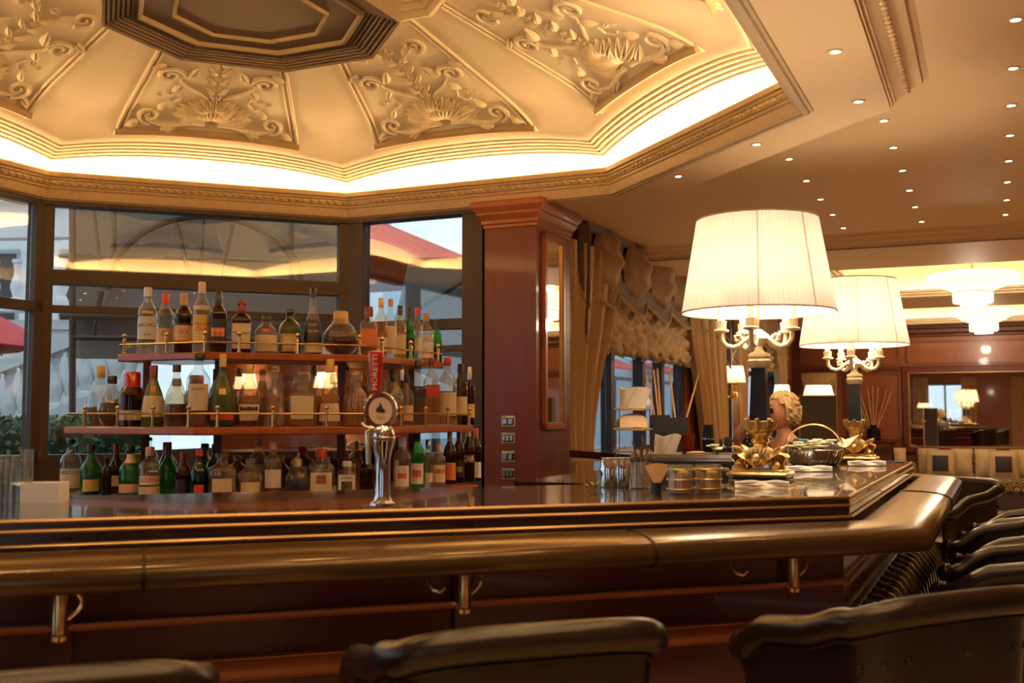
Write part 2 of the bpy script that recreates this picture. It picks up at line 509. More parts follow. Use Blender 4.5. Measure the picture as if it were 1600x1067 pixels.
# relief pieces, each a mesh shared by the eight panels
relief = []
def rtube(name, pts, rad, seg=6, m='relief', lift=.006):
    mb = MB(); mb.tube([psurf(x, y, lift) for x, y in pts], rad, seg)
    relief.append((name, mb.mesh(name, m)))
def spiral(cx, cy, r0, turns, a0, sgn, n=26):
    out = []
    for i in range(n):
        f = i / (n - 1); a = a0 + sgn * turns * 2 * PI * f; r = r0 * (1 - .86 * f)
        out.append((cx + r * math.cos(a), cy + r * math.sin(a)))
    return out
def leaf_pts(mb, x, y, ang, ln, wd, ht):
    n = 6
    rows = []
    for i in range(n + 1):
        f = i / n; w = wd * math.sin(PI * min(1, f * .92 + .08)) ** .8 * (1 - .35 * f)
        cx, cy = x + ln * f * math.cos(ang), y + ln * f * math.sin(ang)
        px, py = -math.sin(ang) * w, math.cos(ang) * w
        h = ht * math.sin(PI * (f * .8 + .15))
        rows.append([psurf(cx - px, cy - py, .001), psurf(cx - px * .45, cy - py * .45, h), psurf(cx, cy, h * .55), psurf(cx + px * .45, cy + py * .45, h), psurf(cx + px, cy + py, .001)])
    vs = [p for r in rows for p in r]; fs = []
    for i in range(n):
        for k in range(4):
            fs.append((i * 5 + k, i * 5 + k + 1, i * 5 + 6 + k, i * 5 + 5 + k))
    mb.add(vs, fs)
def rleaf(name, x, y, ang, ln, wd, ht=.03, m='relief'):
    mb = MB(); leaf_pts(mb, x, y, ang, ln, wd, ht)
    relief.append((name, mb.mesh(name, m)))
def rrose(name, x, y, r):
    mb = MB()
    for i in range(7): leaf_pts(mb, x, y, i * 2 * PI / 7, r, r * .42, r * .55)
    mb.ball(psurf(x, y, .008), r * .3, seg=8, ring=5)
    relief.append((name, mb.mesh(name, 'relief')))
# curved bar at the foot of the panel, its shade put into the brown colour
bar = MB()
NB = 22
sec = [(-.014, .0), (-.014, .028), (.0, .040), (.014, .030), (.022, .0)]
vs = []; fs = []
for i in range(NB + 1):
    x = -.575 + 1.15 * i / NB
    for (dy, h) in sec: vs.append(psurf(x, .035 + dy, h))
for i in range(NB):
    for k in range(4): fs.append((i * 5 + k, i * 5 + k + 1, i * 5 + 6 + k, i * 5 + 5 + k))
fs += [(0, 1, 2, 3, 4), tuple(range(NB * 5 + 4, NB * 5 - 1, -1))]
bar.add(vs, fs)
relief.append(('panel_bar', bar.mesh('panel_bar', 'relief_bar_shaded')))
for s in (-1, 1):
    rtube('panel_bead', [(s * half_w(PAN_L * i / 10), PAN_L * i / 10) for i in range(11)], .011, 6, 'plaster', .004)
    rtube('panel_bead', [(s * (half_w(PAN_L * i / 10) - .035), PAN_L * i / 10) for i in range(11)], .007, 6, 'plaster', .003)
    # lower garland: stem with a scroll at its end
    stem = [(s * .04, .13), (s * .12, .125), (s * .20, .10), (s * .29, .085), (s * .36, .11), (s * .40, .14)]
    rtube('garland_stem', stem, [.022, .020, .018, .016, .014, .010])
    rtube('scroll', spiral(s * .375, .17, .075, 1.5, -PI / 2 if s > 0 else -PI / 2, s), [.016 * (1 - .5 * i / 25) for i in range(26)])
    rleaf('garland_leaf', s * .10, .12, PI / 2 - s * 1.1, .17, .035)
    rleaf('garland_leaf', s * .20, .10, -s * .5 + (PI if s < 0 else 0), .15, .03)
    rleaf('garland_leaf', s * .44, .12, (PI if s < 0 else 0) - s * .45, .10, .028)
    rleaf('garland_leaf', s * .33, .24, PI / 2 + s * .6, .09, .025)
    # upper scrolls beside the bouquet
    rtube('stem', [(s * .05, .40), (s * .10, .45), (s * .17, .50), (s * .22, .56), (s * .22, .60)], [.012, .011, .010, .010, .009])
    rtube('scroll', spiral(s * .275, .62, .085, 1.6, PI if s > 0 else 0, -s), [.017 * (1 - .5 * i / 25) for i in range(26)])
    rleaf('scroll_leaf', s * .18, .60, PI / 2 + s * .5, .13, .035)
    rleaf('scroll_leaf', s * .30, .72, (PI if s < 0 else 0) - s * .3, .10, .03)
    rleaf('scroll_leaf', s * .20, .52, (PI if s < 0 else 0) - s * .9, .10, .028)
    rtube('tendril', [(s * .22, .43), (s * .20, .37), (s * .24, .33), (s * .27, .335)], .007)
    rrose('bud', s * .27, .41, .022)
    rrose('bud', s * .33, .39, .016)
    rtube('scroll', spiral(s * .17, .92, .075, 1.5, -PI / 2, s), [.015 * (1 - .5 * i / 25) for i in range(26)])
    rleaf('scroll_leaf', s * .07, .85, PI / 2 - s * .9, .12, .03)
for i in range(13):
    a = PI * (.06 + .88 * i / 12)
    rleaf('acanthus_leaf', .03 * math.cos(a), .17, a, .20 + .03 * math.sin(3 * a), .038, .045)
for i in range(9):
    a = PI * (.1 + .8 * i / 8)
    rleaf('acanthus_leaf', .02 * math.cos(a), .27, a, .14, .032, .055)
for i, (x, y, r) in enumerate([(0, .31, .05), (-.085, .26, .04), (.085, .26, .04), (0, .42, .04), (-.045, .37, .032), (.05, .37, .032), (0, .51, .036), (0, .62, .03), (0, .72, .034), (-.04, .80, .03), (.045, .80, .03), (0, .90, .034)]):
    rrose('rosette', x, y, r)
for i, y in enumerate((.46, .57, .67, .77)):
    rleaf('husk_leaf', -.01, y, PI / 2 + .8, .09, .024); rleaf('husk_leaf', .01, y, PI / 2 - .8, .09, .024)
led_me = MB().box(0, 2.40, 2.950, 1.86, .045, .014).mesh('cove_light_strip', glow('cove_led', (1.0, .64, .30), COVE_POWER))
for k in range(8):
    seg = put('dome_segment', shell_me, ceiling, (DOME.x, DOME.y, 0), -(TH + (k + .5) * PI / 4))
    put('cove_light_strip', led_me, ceiling, (DOME.x, DOME.y, 0), seg.rotation_euler.z)
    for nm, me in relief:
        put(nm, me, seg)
# cap over the dome, hidden by the medallion
cap = MB(); cap.prism([oct_pt(.90, k) for k in range(8)], 3.655, 3.70)
cap.build('dome_cap', 'plaster', ceiling)
roof = MB(); roof.prism([oct_pt(2.62, k) for k in range(8)], 3.75, 3.80)
roof.sweep([(0, 2.80), (0, 3.78)], [oct_pt(2.60, k) for k in range(8)], True)
roof.build('dome_roof', 'plaster', ceiling)

# medallion in the middle of the dome
med = thing('ceiling_medallion', 'dark brown stepped octagonal medallion hanging in the middle of the dome', 'medallion', (DOME.x, DOME.y, 3.23))
def o8(ap): return [(ap / C8 * math.sin(TH + k * PI / 4), ap / C8 * math.cos(TH + k * PI / 4)) for k in range(8)]
mb = MB(); pr = [(0, .42), (0, .02)]
for i in range(7): pr += [(-.004 - .021 * i, .008 * i), (-.016 - .021 * i, .008 * i), (-.019 - .021 * i, .008 * i + .022)]
pr.append((-.15, .055))
mb.sweep(pr, o8(.655), True, -1.0)
mb.build('stepped_frame', 'medallion_brown', med)
MB().prism(o8(.53), .052, .07).build('soffit_plate', 'medallion_brown', med)
MB().sweep([(0, .055), (-.006, .030), (-.022, .030), (-.028, .055)], o8(.50), True, -1.0).build('gilt_band', 'medallion_gilt', med)
MB().sweep([(0, .055), (-.005, .036), (-.016, .036), (-.020, .055)], o8(.345), True, -1.0).build('gilt_band', 'medallion_gilt', med)

# cornice round the dome opening, soffit ring, outer moulding, flat ceiling
cor = [(.022, 2.945), (.008, 2.955), (0, 2.948), (0, 2.922), (.012, 2.914), (.012, 2.904), (.020, 2.898), (.020, 2.868), (.028, 2.862), (.028, 2.850), (.036, 2.842), (.040, 2.800), (.044, 2.786), (.060, 2.784), (.066, 2.776), (.092, 2.778), (.098, 2.788), (.110, 2.792), (.114, Z_SOF + .002)]
MB().sweep([(o, z) for o, z in cor], [oct_pt(2.304, k) for k in range(8)], True, -1.0).build('cornice', 'cornice_gilt', ceiling, 30)
egg = MB().ball((0, 0, 0), .016, .010, .013, 8, 6).mesh('egg_ornament', 'cornice_gilt')
for k in (0, 1, -2, -1):
    a = oct_pt(2.320, k); b = oct_pt(2.320, k + 1)
    rz = -(TH + (k + .5) * PI / 4)
    n = 36
    for i in range(n):
        p = a.lerp(b, (i + .5) / n)
        put('egg_ornament', egg, ceiling, (p.x, p.y, 2.883), rz)
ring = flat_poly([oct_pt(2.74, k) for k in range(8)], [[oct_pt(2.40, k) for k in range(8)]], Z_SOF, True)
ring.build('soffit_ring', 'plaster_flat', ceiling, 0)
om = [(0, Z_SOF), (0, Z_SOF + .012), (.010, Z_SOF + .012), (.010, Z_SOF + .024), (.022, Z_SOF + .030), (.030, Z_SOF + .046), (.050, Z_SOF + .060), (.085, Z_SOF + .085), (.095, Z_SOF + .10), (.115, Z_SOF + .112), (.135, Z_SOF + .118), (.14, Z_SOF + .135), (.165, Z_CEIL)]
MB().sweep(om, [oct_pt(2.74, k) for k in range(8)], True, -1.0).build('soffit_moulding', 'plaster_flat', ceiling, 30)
dart = MB().ball((0, 0, 0), .014, .016, .010, 8, 6).mesh('egg_ornament', 'plaster_flat')
a = oct_pt(2.812, 2); b = oct_pt(2.812, 3)
for i in range(46):
    p = a.lerp(b, (i + .5) / 46)
    put('egg_ornament', dart, ceiling, (p.x, p.y, Z_SOF + .073), -(TH + 2.5 * PI / 4))
outer = [st(S_DROP, T_CURT - .1), st(S_DROP, T_RIGHT), st(S_BACK, T_RIGHT), st(S_BACK, T_LEFT - .5)]
outer += [st(2.0, T_LEFT - .5)] + [Vector((*oct_pt(2.93, k), 0)) for k in (-1, 0)] + [st(7.6, T_CURT - .1)]
outer = [(p.x, p.y) for p in outer]
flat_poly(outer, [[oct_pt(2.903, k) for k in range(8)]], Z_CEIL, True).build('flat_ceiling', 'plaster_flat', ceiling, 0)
# step down towards the far room
dp = [(0, Z_CEIL), (.02, Z_CEIL - .01), (.03, Z_CEIL - .035), (.055, Z_CEIL - .045), (.065, Z_CEIL - .075), (.10, Z_CEIL - .09), (.11, Z_FAR), (.16, Z_FAR)]
MB().sweep([(-o, z) for o, z in dp], [(st(S_DROP - .05, T_CURT).x, st(S_DROP - .05, T_CURT).y), (st(S_DROP - .05, T_RIGHT).x, st(S_DROP - .05, T_RIGHT).y)], False, 1.0).build('beam_moulding', 'plaster_flat', ceiling, 30)
CO = [(10.93, 13.90), (15.30, 18.0)]
CT0, CT1 = -1.53, 4.2
def rect(s0, s1, t0, t1): return [(st(s, t).x, st(s, t).y) for s, t in ((s0, t0), (s0, t1), (s1, t1), (s1, t0))]
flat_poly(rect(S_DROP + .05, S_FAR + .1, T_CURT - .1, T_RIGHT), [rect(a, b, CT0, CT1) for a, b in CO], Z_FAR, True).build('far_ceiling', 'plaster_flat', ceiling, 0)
for a, b in CO:
    r = rect(a, b, CT0, CT1)
    MB().sweep([(0, Z_FAR), (.03, Z_FAR + .01), (.03, Z_FAR + .03), (.06, Z_FAR + .04), (.06, Z_FAR + .06), (.09, Z_FAR + .07), (.09, Z_FAR + .10), (-.10, Z_FAR + .11), (-.10, Z_FAR + .36)], r, True, -1.0).build('coffer_moulding', 'plaster', ceiling, 30)
    flat_poly(rect(a - .12, b + .12, CT0 - .12, CT1 + .12), [], Z_FAR + .36, True).build('coffer_ceiling', 'plaster', ceiling, 0)
    rr = rect(a - .03, b + .03, CT0 - .03, CT1 + .03)
    MB().sweep([(0, Z_FAR + .115), (0, Z_FAR + .13), (.03, Z_FAR + .13), (.03, Z_FAR + .115)], rr, True, -1.0, True).build('cove_light_strip', glow('coffer_led', (1, .74, .42), COFFER_POWER), ceiling, 0)

# ---- walls
def wall_piece(name, s0, s1, t0, t1, z0, z1, m, parent):
    mb = MB(); mb.prism(rect(s0, s1, t0, t1), z0, z1)
    return mb.build(name, m, parent, 0)
wl_ = struct('wall_left', 'wood panelled wall with tall curtained windows')
W4, W5 = (8.25, 11.35), (13.6, 16.6)
for a, b in ((6.6, W4[0]), (W4[1], W5[0]), (W5[1], S_FAR + .1)):
    wall_piece('wall_panel', a, b, T_CURT - .12, T_CURT, 0, Z_CEIL, 'mahogany_light', wl_)
for a, b in (W4, W5): wall_piece('wall_header', a, b, T_CURT - .12, T_CURT, 2.62, Z_CEIL, 'mahogany_light', wl_)
wf = struct('wall_far', 'mahogany panelled far wall with a wide mirror')
wall_piece('wall_board', S_FAR, S_FAR + .1, T_CURT, T_RIGHT, 0, Z_FAR + .3, 'mahogany_light', wf)
def far_panel(t0, t1, z0, z1, m='mahogany_light', d=.03, w=.05):
    """raised bead frame on the far wall"""
    fr = MB()
    for (a, b, c, e) in ((t0, t1, z0, z0 + w), (t0, t1, z1 - w, z1), (t0, t0 + w, z0, z1), (t1 - w, t1, z0, z1)):
        fr.prism(rect(S_FAR - d, S_FAR, a, b), c, e)
        fr.prism(rect(S_FAR - d - .014, S_FAR - d, a + w * .3, b - w * .3), c + w * .3, e - w * .3)
    return fr.build('panel_moulding', m, wf, 0)
MB().sweep([(0, 2.83), (.10, 2.83), (.10, 2.79), (.07, 2.77), (.07, 2.72), (.04, 2.69), (.04, 2.66), (0, 2.65)], [(st(S_FAR, T_RIGHT).x, st(S_FAR, T_RIGHT).y), (st(S_FAR, T_CURT).x, st(S_FAR, T_CURT).y)], False, -1.0).build('crown_moulding', 'mahogany', wf, 30)
far_panel(-1.28, 1.5, 2.22, 2.62); far_panel(1.6, 4.3, 2.22, 2.62); far_panel(-2.14, -1.36, 2.22, 2.62)
far_panel(-2.12, -1.36, 1.0, 2.12); far_panel(-2.12, -1.36, .2, .92)
far_panel(-3.0, -2.3, 2.22, 2.62)
MB().prism(rect(S_FAR - .07, S_FAR, -3.02, 4.5), 2.12, 2.19).build('frieze_rail', 'mahogany', wf, 0)
for t in (-2.20, -1.32): MB().prism(rect(S_FAR - .05, S_FAR, t - .04, t + .04), 0, 2.12).build('pilaster', 'mahogany', wf, 0)
wb = struct('wall_back', 'panelled wall behind the viewer')
wall_piece('wall_board', S_BACK - .1, S_BACK, T_LEFT - .1, T_RIGHT, 0, .55, 'mahogany_light', wb)
wall_piece('wall_board', S_BACK - .1, S_BACK, T_LEFT - .1, T_RIGHT, 2.5, Z_CEIL, 'mahogany_light', wb)
for a, b in ((T_LEFT - .1, -2.2), (-.9, .9), (2.2, T_RIGHT)):
    wall_piece('wall_board', S_BACK - .1, S_BACK, a, b, .55, 2.5, 'mahogany_light', wb)
wr = struct('wall_right', 'mahogany panelled wall on the right')
wall_piece('wall_board', S_BACK, S_FAR, T_RIGHT, T_RIGHT + .1, 0, Z_CEIL + .3, 'mahogany_light', wr)

# ---- bay windows behind the bar
def bay(k, ap, lat, z):
    d = oct_dir(k); l = Vector((d.y, -d.x))
    p = DOME + d * ap + l * lat
    return Vector((p.x, p.y, z))
def bay_box(k, l0, l1, a0, a1, z0, z1, name, m, parent):
    pl = [bay(k, a0, l0, 0), bay(k, a0, l1, 0), bay(k, a1, l1, 0), bay(k, a1, l0, 0)]
    return MB().prism([(p.x, p.y) for p in pl], z0, z1).build(name, m, parent, 0)
def lat_of(k, u, ap=2.44, v=640):     # lateral position of a picture column on a bay side
    d = oct_dir(k); l = Vector((d.y, -d.x)); r = ray(u, v)
    P = DOME + d * ap
    # r*t = P + l*x
    det = r.x * (-l.y) - r.y * (-l.x)
    t = (P.x * (-l.y) - P.y * (-l.x)) / det
    q = Vector((r.x * t, r.y * t)) - P
    return q.dot(l)
HS = 2.44 * TAN8
wt = struct('wall_bay', 'panelled dado under the bay windows')
for k, e in ((-1, HS + .03), (0, lat_of(0, 757))): bay_box(k, -HS - .03, e, 2.40, 2.52, 0, 1.10, 'dado_panel', 'frame_metal', wt)
def bay_window(n, k, l0, l1, rails, label, posts=(.07, .07), z0=1.10, z1=Z_SOF, mull=()):
    w = struct('window_%d' % n, label)
    bay_box(k, l0, l0 + posts[0], 2.39, 2.49, z0, z1, 'jamb', 'frame_metal', w)
    bay_box(k, l1 - posts[1], l1, 2.39, 2.49, z0, z1, 'jamb', 'frame_metal', w)
    bay_box(k, l0, l1, 2.385, 2.50, z0, z0 + .05, 'sill', 'frame_metal', w)
    bay_box(k, l0, l1, 2.37, 2.49, z1 - .05, z1, 'head', 'frame_metal', w)
    zs = [z0 + .05]
    for (a, b) in rails:
        bay_box(k, l0 + posts[0], l1 - posts[1], 2.395, 2.485, a, b, 'transom', 'frame_metal', w)
        zs += [a, b]
    zs.append(z1 - .05)
    xs = [l0 + posts[0]]
    for m_ in mull:
        bay_box(k, m_ - .02, m_ + .02, 2.40, 2.48, z0 + .05, z1 - .05, 'mullion', 'frame_metal', w); xs += [m_ - .02, m_ + .02]
    xs.append(l1 - posts[1])
    for i in range(0, len(zs), 2):
        for j in range(0, len(xs), 2):
            bay_box(k, xs[j] + .004, xs[j + 1] - .004, 2.437, 2.443, zs[i] + .004, zs[i + 1] - .004, 'pane', 'pane', w)
    return w
bay_window(1, -1, -HS + .0, HS - .0, ((2.06, 2.105), (2.24, 2.335)), 'wide bay window behind the bottle shelves', (.085, .085))
xr = lat_of(0, 758)
bay_window(2, 0, -HS, xr, ((1.83, 1.87), (1.98, 2.05)), 'narrow bay window beside the mahogany pillar', (.135, .15))
def left_window(n, s0, s1):
    w = struct('window_%d' % n, 'tall side window left of the bar')
    for (a, b, z0, z1, nm) in ((s0, s0 + .07, 1.1, Z_SOF, 'jamb'), (s1 - .07, s1, 1.1, Z_SOF, 'jamb'), (s0, s1, Z_SOF - .05, Z_SOF + .15, 'head'), (s0, s1, 1.1, 1.15, 'sill'), (s0, s1, 2.06, 2.12, 'transom')):
        MB().prism(rect(a, b, T_LEFT - .04, T_LEFT + .04), z0, z1).build(nm, 'frame_metal', w, 0)
    MB().prism(rect(s0, s1, T_LEFT - .05, T_LEFT + .05), 0, 1.1).build('dado_panel', 'frame_metal', w, 0)
    for (z0, z1) in ((1.155, 2.055), (2.125, Z_SOF - .055)):
        MB().prism(rect(s0 + .075, s1 - .075, T_LEFT - .003, T_LEFT + .003), z0, z1).build('pane', 'pane', w, 0)
sA = DOME.dot(DS) + HS
for i, (a, b) in enumerate(((sA - 1.95, sA - .01), (sA - 3.95, sA - 2.0), (sA - 5.95, sA - 4.0), (S_BACK, sA - 6.0))): left_window(3 + i, a, b)
# ================================================================== PILLAR
PA = 2.34
pl0, pl1 = lat_of(0, 757, PA), lat_of(0, 838, PA)
pd = .60
pc = bay(0, PA + pd / 2, (pl0 + pl1) / 2, 0)
PRZ = -AX                       # local x = lateral (to the right), local y = away
pil = thing('mahogany_pillar', 'square mahogany pillar with moulded capital and a tall narrow mirror', 'pillar', pc, PRZ)
pw_ = pl1 - pl0
MB().box(0, 0, 1.34, pw_, pd, 2.68).build('shaft', 'mahogany', pil, 0)
pr = [(0, 2.62), (.008, 2.63), (.008, 2.645), (.018, 2.655), (.018, 2.675), (.03, 2.69), (.045, 2.71), (.045, 2.725), (.062, 2.745), (.07, 2.76), (.07, 2.795)]
sq = [(-pw_ / 2, -pd / 2), (pw_ / 2, -pd / 2), (pw_ / 2, pd / 2), (-pw_ / 2, pd / 2)]
MB().sweep(pr, sq, True, 1.0).build('capital', 'mahogany_light', pil, 20)
MB().prism([(x * 1.0 + .07 * (1 if x > 0 else -1), y + .07 * (1 if y > 0 else -1)) for x, y in sq], 2.79, 2.797).build('capital_top', 'mahogany_light', pil, 0)
my0, my1, mz0, mz1 = -pd / 2 + .10, pd / 2 - .14, 1.31, 2.60
fr = MB()
for (a, b, c, e) in ((my0, my1, mz0, mz0 + .035), (my0, my1, mz1 - .035, mz1), (my0, my0 + .035, mz0, mz1), (my1 - .035, my1, mz0, mz1)):
    fr.box(pw_ / 2 + .012, (a + b) / 2, (c + e) / 2, .026, b - a, e - c)
fo = fr.build('mirror_frame', 'mahogany_light', pil, 0)
for (a, b, c, e) in ((my0 + .035, my1 - .035, mz0 + .035, mz0 + .045), (my0 + .035, my1 - .035, mz1 - .045, mz1 - .035), (my0 + .035, my0 + .045, mz0 + .035, mz1 - .035), (my1 - .045, my1 - .035, mz0 + .035, mz1 - .035)):
    MB().box(pw_ / 2 + .010, (a + b) / 2, (c + e) / 2, .02, b - a, e - c).build('gilt_fillet', 'gilt_line', fo, 0)
MB().box(pw_ / 2 + .004, (my0 + my1) / 2, (mz0 + mz1) / 2, .006, my1 - my0 - .06, mz1 - mz0 - .06).build('mirror_glass', 'mirror', pil, 0)
MB().sweep([(0, .0), (.03, 0), (.03, .14), (.015, .16), (0, .17)], sq, True, 1.0).build('plinth', 'mahogany', pil, 20)
names = ['topmost', 'second from the top', 'third from the top', 'lowest']
for i, v in enumerate((658, 684, 713, 740)):
    q = on_plane(795, v, bay(0, PA, 0, 0)[:2], AX + PI / 2)
    t = thing('control_plate', 'small chrome control plate on the mahogany pillar, %s of four' % names[i], 'control plate', (q.x, q.y, q.z), PRZ, 'chrome control plates on the pillar')
    MB().rbox(0, -.006, 0, .098, .012, .070, .008, rx=0).build('plate', 'brass_pale', t)
    MB().rbox(0, -.014, -.002, .078, .008, .046, .004).build('panel_inset', 'black', t)
    for j in range(3 if i % 2 else 2):
        n = 3 if i % 2 else 2
        MB().rbox((j - (n - 1) / 2) * .076 / n, -.020, -.001, .064 / n, .010, .036, .003).build('key', 'steel', t)

# ================================================================== BAR COUNTER
ZC = EYE - .23
K0 = Vector((.958, 3.088)); K1 = Vector((1.969, 5.317))
DF = Vector((math.sin(math.radians(71)), math.cos(math.radians(71))))
NF = Vector((DF.y, -DF.x))
DR = (K1 - K0).normalized(); NR = Vector((DR.y, -DR.x))
KL = K0 - DF * 2.35
KLL = KL + Vector((-.935, .355)) * 2.3
K2 = K1 + Vector((-.355, .935)) * 2.4
BARP = [KLL, KL, K0, K1, K2]
bar_o = thing('bar_counter', 'octagonal bar with glossy dark top, gilt ridged edge and padded leather armrest', 'bar counter', (0, 0, 0))
def bsweep(name, prof, m, closep=True, parent=None, sm=30, path=None):
    return MB().sweep(prof, path or BARP, False, 1.0, closep).build(name, m, parent or bar_o, sm)
bsweep('countertop', [(-.78, ZC - .05), (-.78, ZC - .004), (-.03, ZC - .004), (-.03, ZC), (0, ZC), (.006, ZC - .006), (.006, ZC - .05)], 'bar_top')
bsweep('edge_band', [(-.05, ZC - .075), (-.05, ZC - .02), (.002, ZC - .02), (.002, ZC - .075)], 'ebony')
for z, w, o, m in ((-.004, .005, .009, 'gilt_line'), (-.026, .0045, .012, 'gilt_line'), (-.041, .003, .006, 'mahogany'), (-.058, .005, .016, 'gilt_line')):
    bsweep('gilt_ridge', [(0, ZC + z - w), (o * .7, ZC + z - w), (o, ZC + z), (o * .7, ZC + z + w), (0, ZC + z + w)], m)
ck = []
for i in range(20):
    a = 2 * PI * i / 20
    x = math.cos(a); y = math.sin(a)
    e = .62
    ck.append((.128 + .100 * math.copysign(abs(x) ** e, x), EYE - .331 + .036 * math.copysign(abs(y) ** e, y) + .010 * (-x)))
ck = list(reversed(ck))
bsweep('armrest_pad', ck, 'leather_rail', True, None, 50)
for q, n_ in ((K0 - DF * .72, NF), (K0 - DF * 1.9, NF), (K0 + DR * 1.25, NR)):
    mb = MB(); pts = [(q.x + n_.x * (o * 1.0), q.y + n_.y * (o * 1.0), z) for o, z in [( .128 + (o - .128) * 1.012, EYE - .331 + (z - EYE + .331) * 1.03) for o, z in ck]]
    mb.tube(pts, .0035, 6, True); mb.build('armrest_seam', 'leather', bar_o)
bsweep('bar_front', [(-.10, .02), (-.10, ZC - .05), (-.015, ZC - .05), (-.015, .02)], 'bar_wood')
bsweep('panel_trim', [(-.015, EYE - .478), (.004, EYE - .478), (.010, EYE - .470), (.004, EYE - .462), (-.015, EYE - .462)], 'mahogany_light')
bsweep('foot_ledge', [(-.02, EYE - .605), (.045, EYE - .605), (.060, EYE - .595), (.060, EYE - .580), (.040, EYE - .568), (-.02, EYE - .560)], 'mahogany_light')
bsweep('plinth', [(-.05, 0), (.04, 0), (.04, .10), (.02, .12), (-.05, .12)], 'mahogany')
rib = MB(); rp = [(.0, .80), (.045, .785), (.078, .74), (.088, .66), (.080, .52), (.060, .36), (.035, .22), (.030, .12)]
rib.tube([(o, 0, z) for o, z in rp], .058, 10)
rib_me = rib.mesh('reeded_rib', mat('reed_dark', (.045, .026, .015), .25, coat=.4))
fil = MB(); fil.tube([(o + .040, 0, z + .006) for o, z in rp], .007, 6)
fil_me = fil.mesh('gilt_fillet', 'gilt_line')
for A, d, n_, L in ((K0, DR, NR, 2.44),):
    for i in range(int(L / .13)):
        p = A + d * (.07 + i * .13)
        put('reeded_rib', rib_me, bar_o, (p.x, p.y, 0), math.atan2(n_.y, n_.x))
        p = A + d * (.135 + i * .13)
        put('gilt_fillet', fil_me, bar_o, (p.x, p.y, 0), math.atan2(n_.y, n_.x))
sv = [K0 + DR * .30 - NR * .76, K0 + DR * 2.55 - NR * .76, K0 + DR * 2.75 - NR * 1.18, K0 + DR * .30 - NR * 1.18]
MB().prism(sv, ZC - .05, ZC - .0045).build('service_top', 'bar_top', bar_o, 0)
MB().prism([p + (sum(sv, Vector((0, 0))) / 4 - p) * .06 for p in sv], .02, ZC - .05).build('service_cabinet', 'bar_wood', bar_o, 0)
# division strips and panels on the front
for u in (95, 725):
    q = on_plane(u, 940, K0 + NF * .0, math.radians(71))
    MB().box(0, 0, 0, .05, .012, .30, math.atan2(DF.y, DF.x)).build('panel_stile', 'bar_wood', bar_o, 0, (q.x, q.y, EYE - .42))
# brass brackets and bag hooks under the armrest
def bracket(u, off=.06):
    q = on_plane(u, 920, K0 + NF * off, math.radians(71)); rz = math.atan2(DF.y, DF.x)
    o = put('rail_bracket', MB().lathe([(.012, -.075), (.019, -.07), (.020, -.06), (.017, -.055), (.017, .05), (.022, .055), (.022, .065)], 12).mesh('rail_bracket', 'brass'), bar_o, (q.x, q.y, EYE - .415), rz)
    for s in (-1, 1):
        pts = [(s * (.016 + .028 * math.sin(t * PI)), -.004, .045 - .07 * t) for t in [i / 8 for i in range(9)]]
        if s > 0: put('bracket_scroll', MB().tube(pts, .005, 8).mesh('bracket_scroll', 'brass'), o)
    put('bracket_arm', MB().box(0, .03, .055, .022, .09, .012).mesh('bracket_arm', 'brass', 0), o)
bracket(95); bracket(725, .03); bracket(1240, .02)
hk = MB(); hk.tube([(0, 0, .03), (0, -.012, .02), (-.004, -.02, .0), (.006, -.03, -.016), (.022, -.034, -.02), (.034, -.036, -.010)], [.007, .007, .007, .006, .006, .004], 8)
hk_me = hk.mesh('bag_hook', 'brass')
for u in (668, 1140): 
    q = on_plane(u, 905, K0 + NF * .03, math.radians(71))
    put('bag_hook', hk_me, bar_o, (q.x, q.y, EYE - .405), math.atan2(DF.y, DF.x))
    put('hook_plate', MB().lathe([(.014, 0), (.014, .006), (.008, .012)], 10).mesh('hook_plate', 'brass'), bar_o, (q.x, q.y, EYE - .372))

# ================================================================== BOTTLE RACK
LC = Vector((-1.389, 4.85)); DFR = Vector((math.cos(AX - PI / 4), math.sin(PI / 4 - AX)))
DFR = Vector((math.sin(math.radians(69.19)), math.cos(math.radians(69.19))))
RC = LC + DFR * .751
RE = RC + DS * .77
LE = LC + Vector((-DT.x, -DT.y)) * .52
RACK = [LE, LC, RC, RE]
def off_path(P, o):             # o > 0 towards the viewer
    out = []
    for i in range(len(P)):
        def nr(a, b):
            d = (b - a).normalized(); return Vector((d.y, -d.x))
        n0 = nr(P[i - 1], P[i]) if i > 0 else nr(P[i], P[i + 1])
        n1 = nr(P[i], P[i + 1]) if i < len(P) - 1 else n0
        m_ = n0 + n1; m_ = m_ / m_.dot(n0)
        out.append(P[i] + m_ * o)
    return out
Z_TOP, Z_MID, Z_LOW = EYE + .288, EYE - .052, EYE - .365
MIDP = off_path(RACK, .13)
MIDP[0] = MIDP[0] + (MIDP[0] - MIDP[1]).normalized() * .19; MIDP[3] = MIDP[3] + (MIDP[3] - MIDP[2]).normalized() * .10
LOWP = off_path(RACK, .20); LOWP[0] = LOWP[0] + (LOWP[0] - LOWP[1]).normalized() * .26; LOWP[3] = LOWP[3] + (LOWP[3] - LOWP[2]).normalized() * .02
rack = thing('bottle_rack', 'three-tier mahogany bottle rack with brass gallery rails and mirrored back', 'bottle rack', (0, 0, 0))
def rsweep(name, P, o0, o1, z0, z1, m, edge=True):
    e = .006
    MB().sweep([(o0, z0), (o1 - e, z0), (o1, z0 + e), (o1, z1 - e), (o1 - e, z1), (o0, z1)], P, False, 1.0, True).build(name, m, rack, 20)
rsweep('shelf', RACK, -.26, 0, Z_TOP - .036, Z_TOP, 'mahogany_light')
rsweep('shelf', MIDP, -.40, 0, Z_MID - .036, Z_MID, 'mahogany_light')
rsweep('shelf', LOWP, -.48, 0, Z_LOW - .045, Z_LOW, 'mahogany_light')
rsweep('cabinet', LOWP, -.46, -.05, .06, Z_LOW - .045, 'bar_wood')
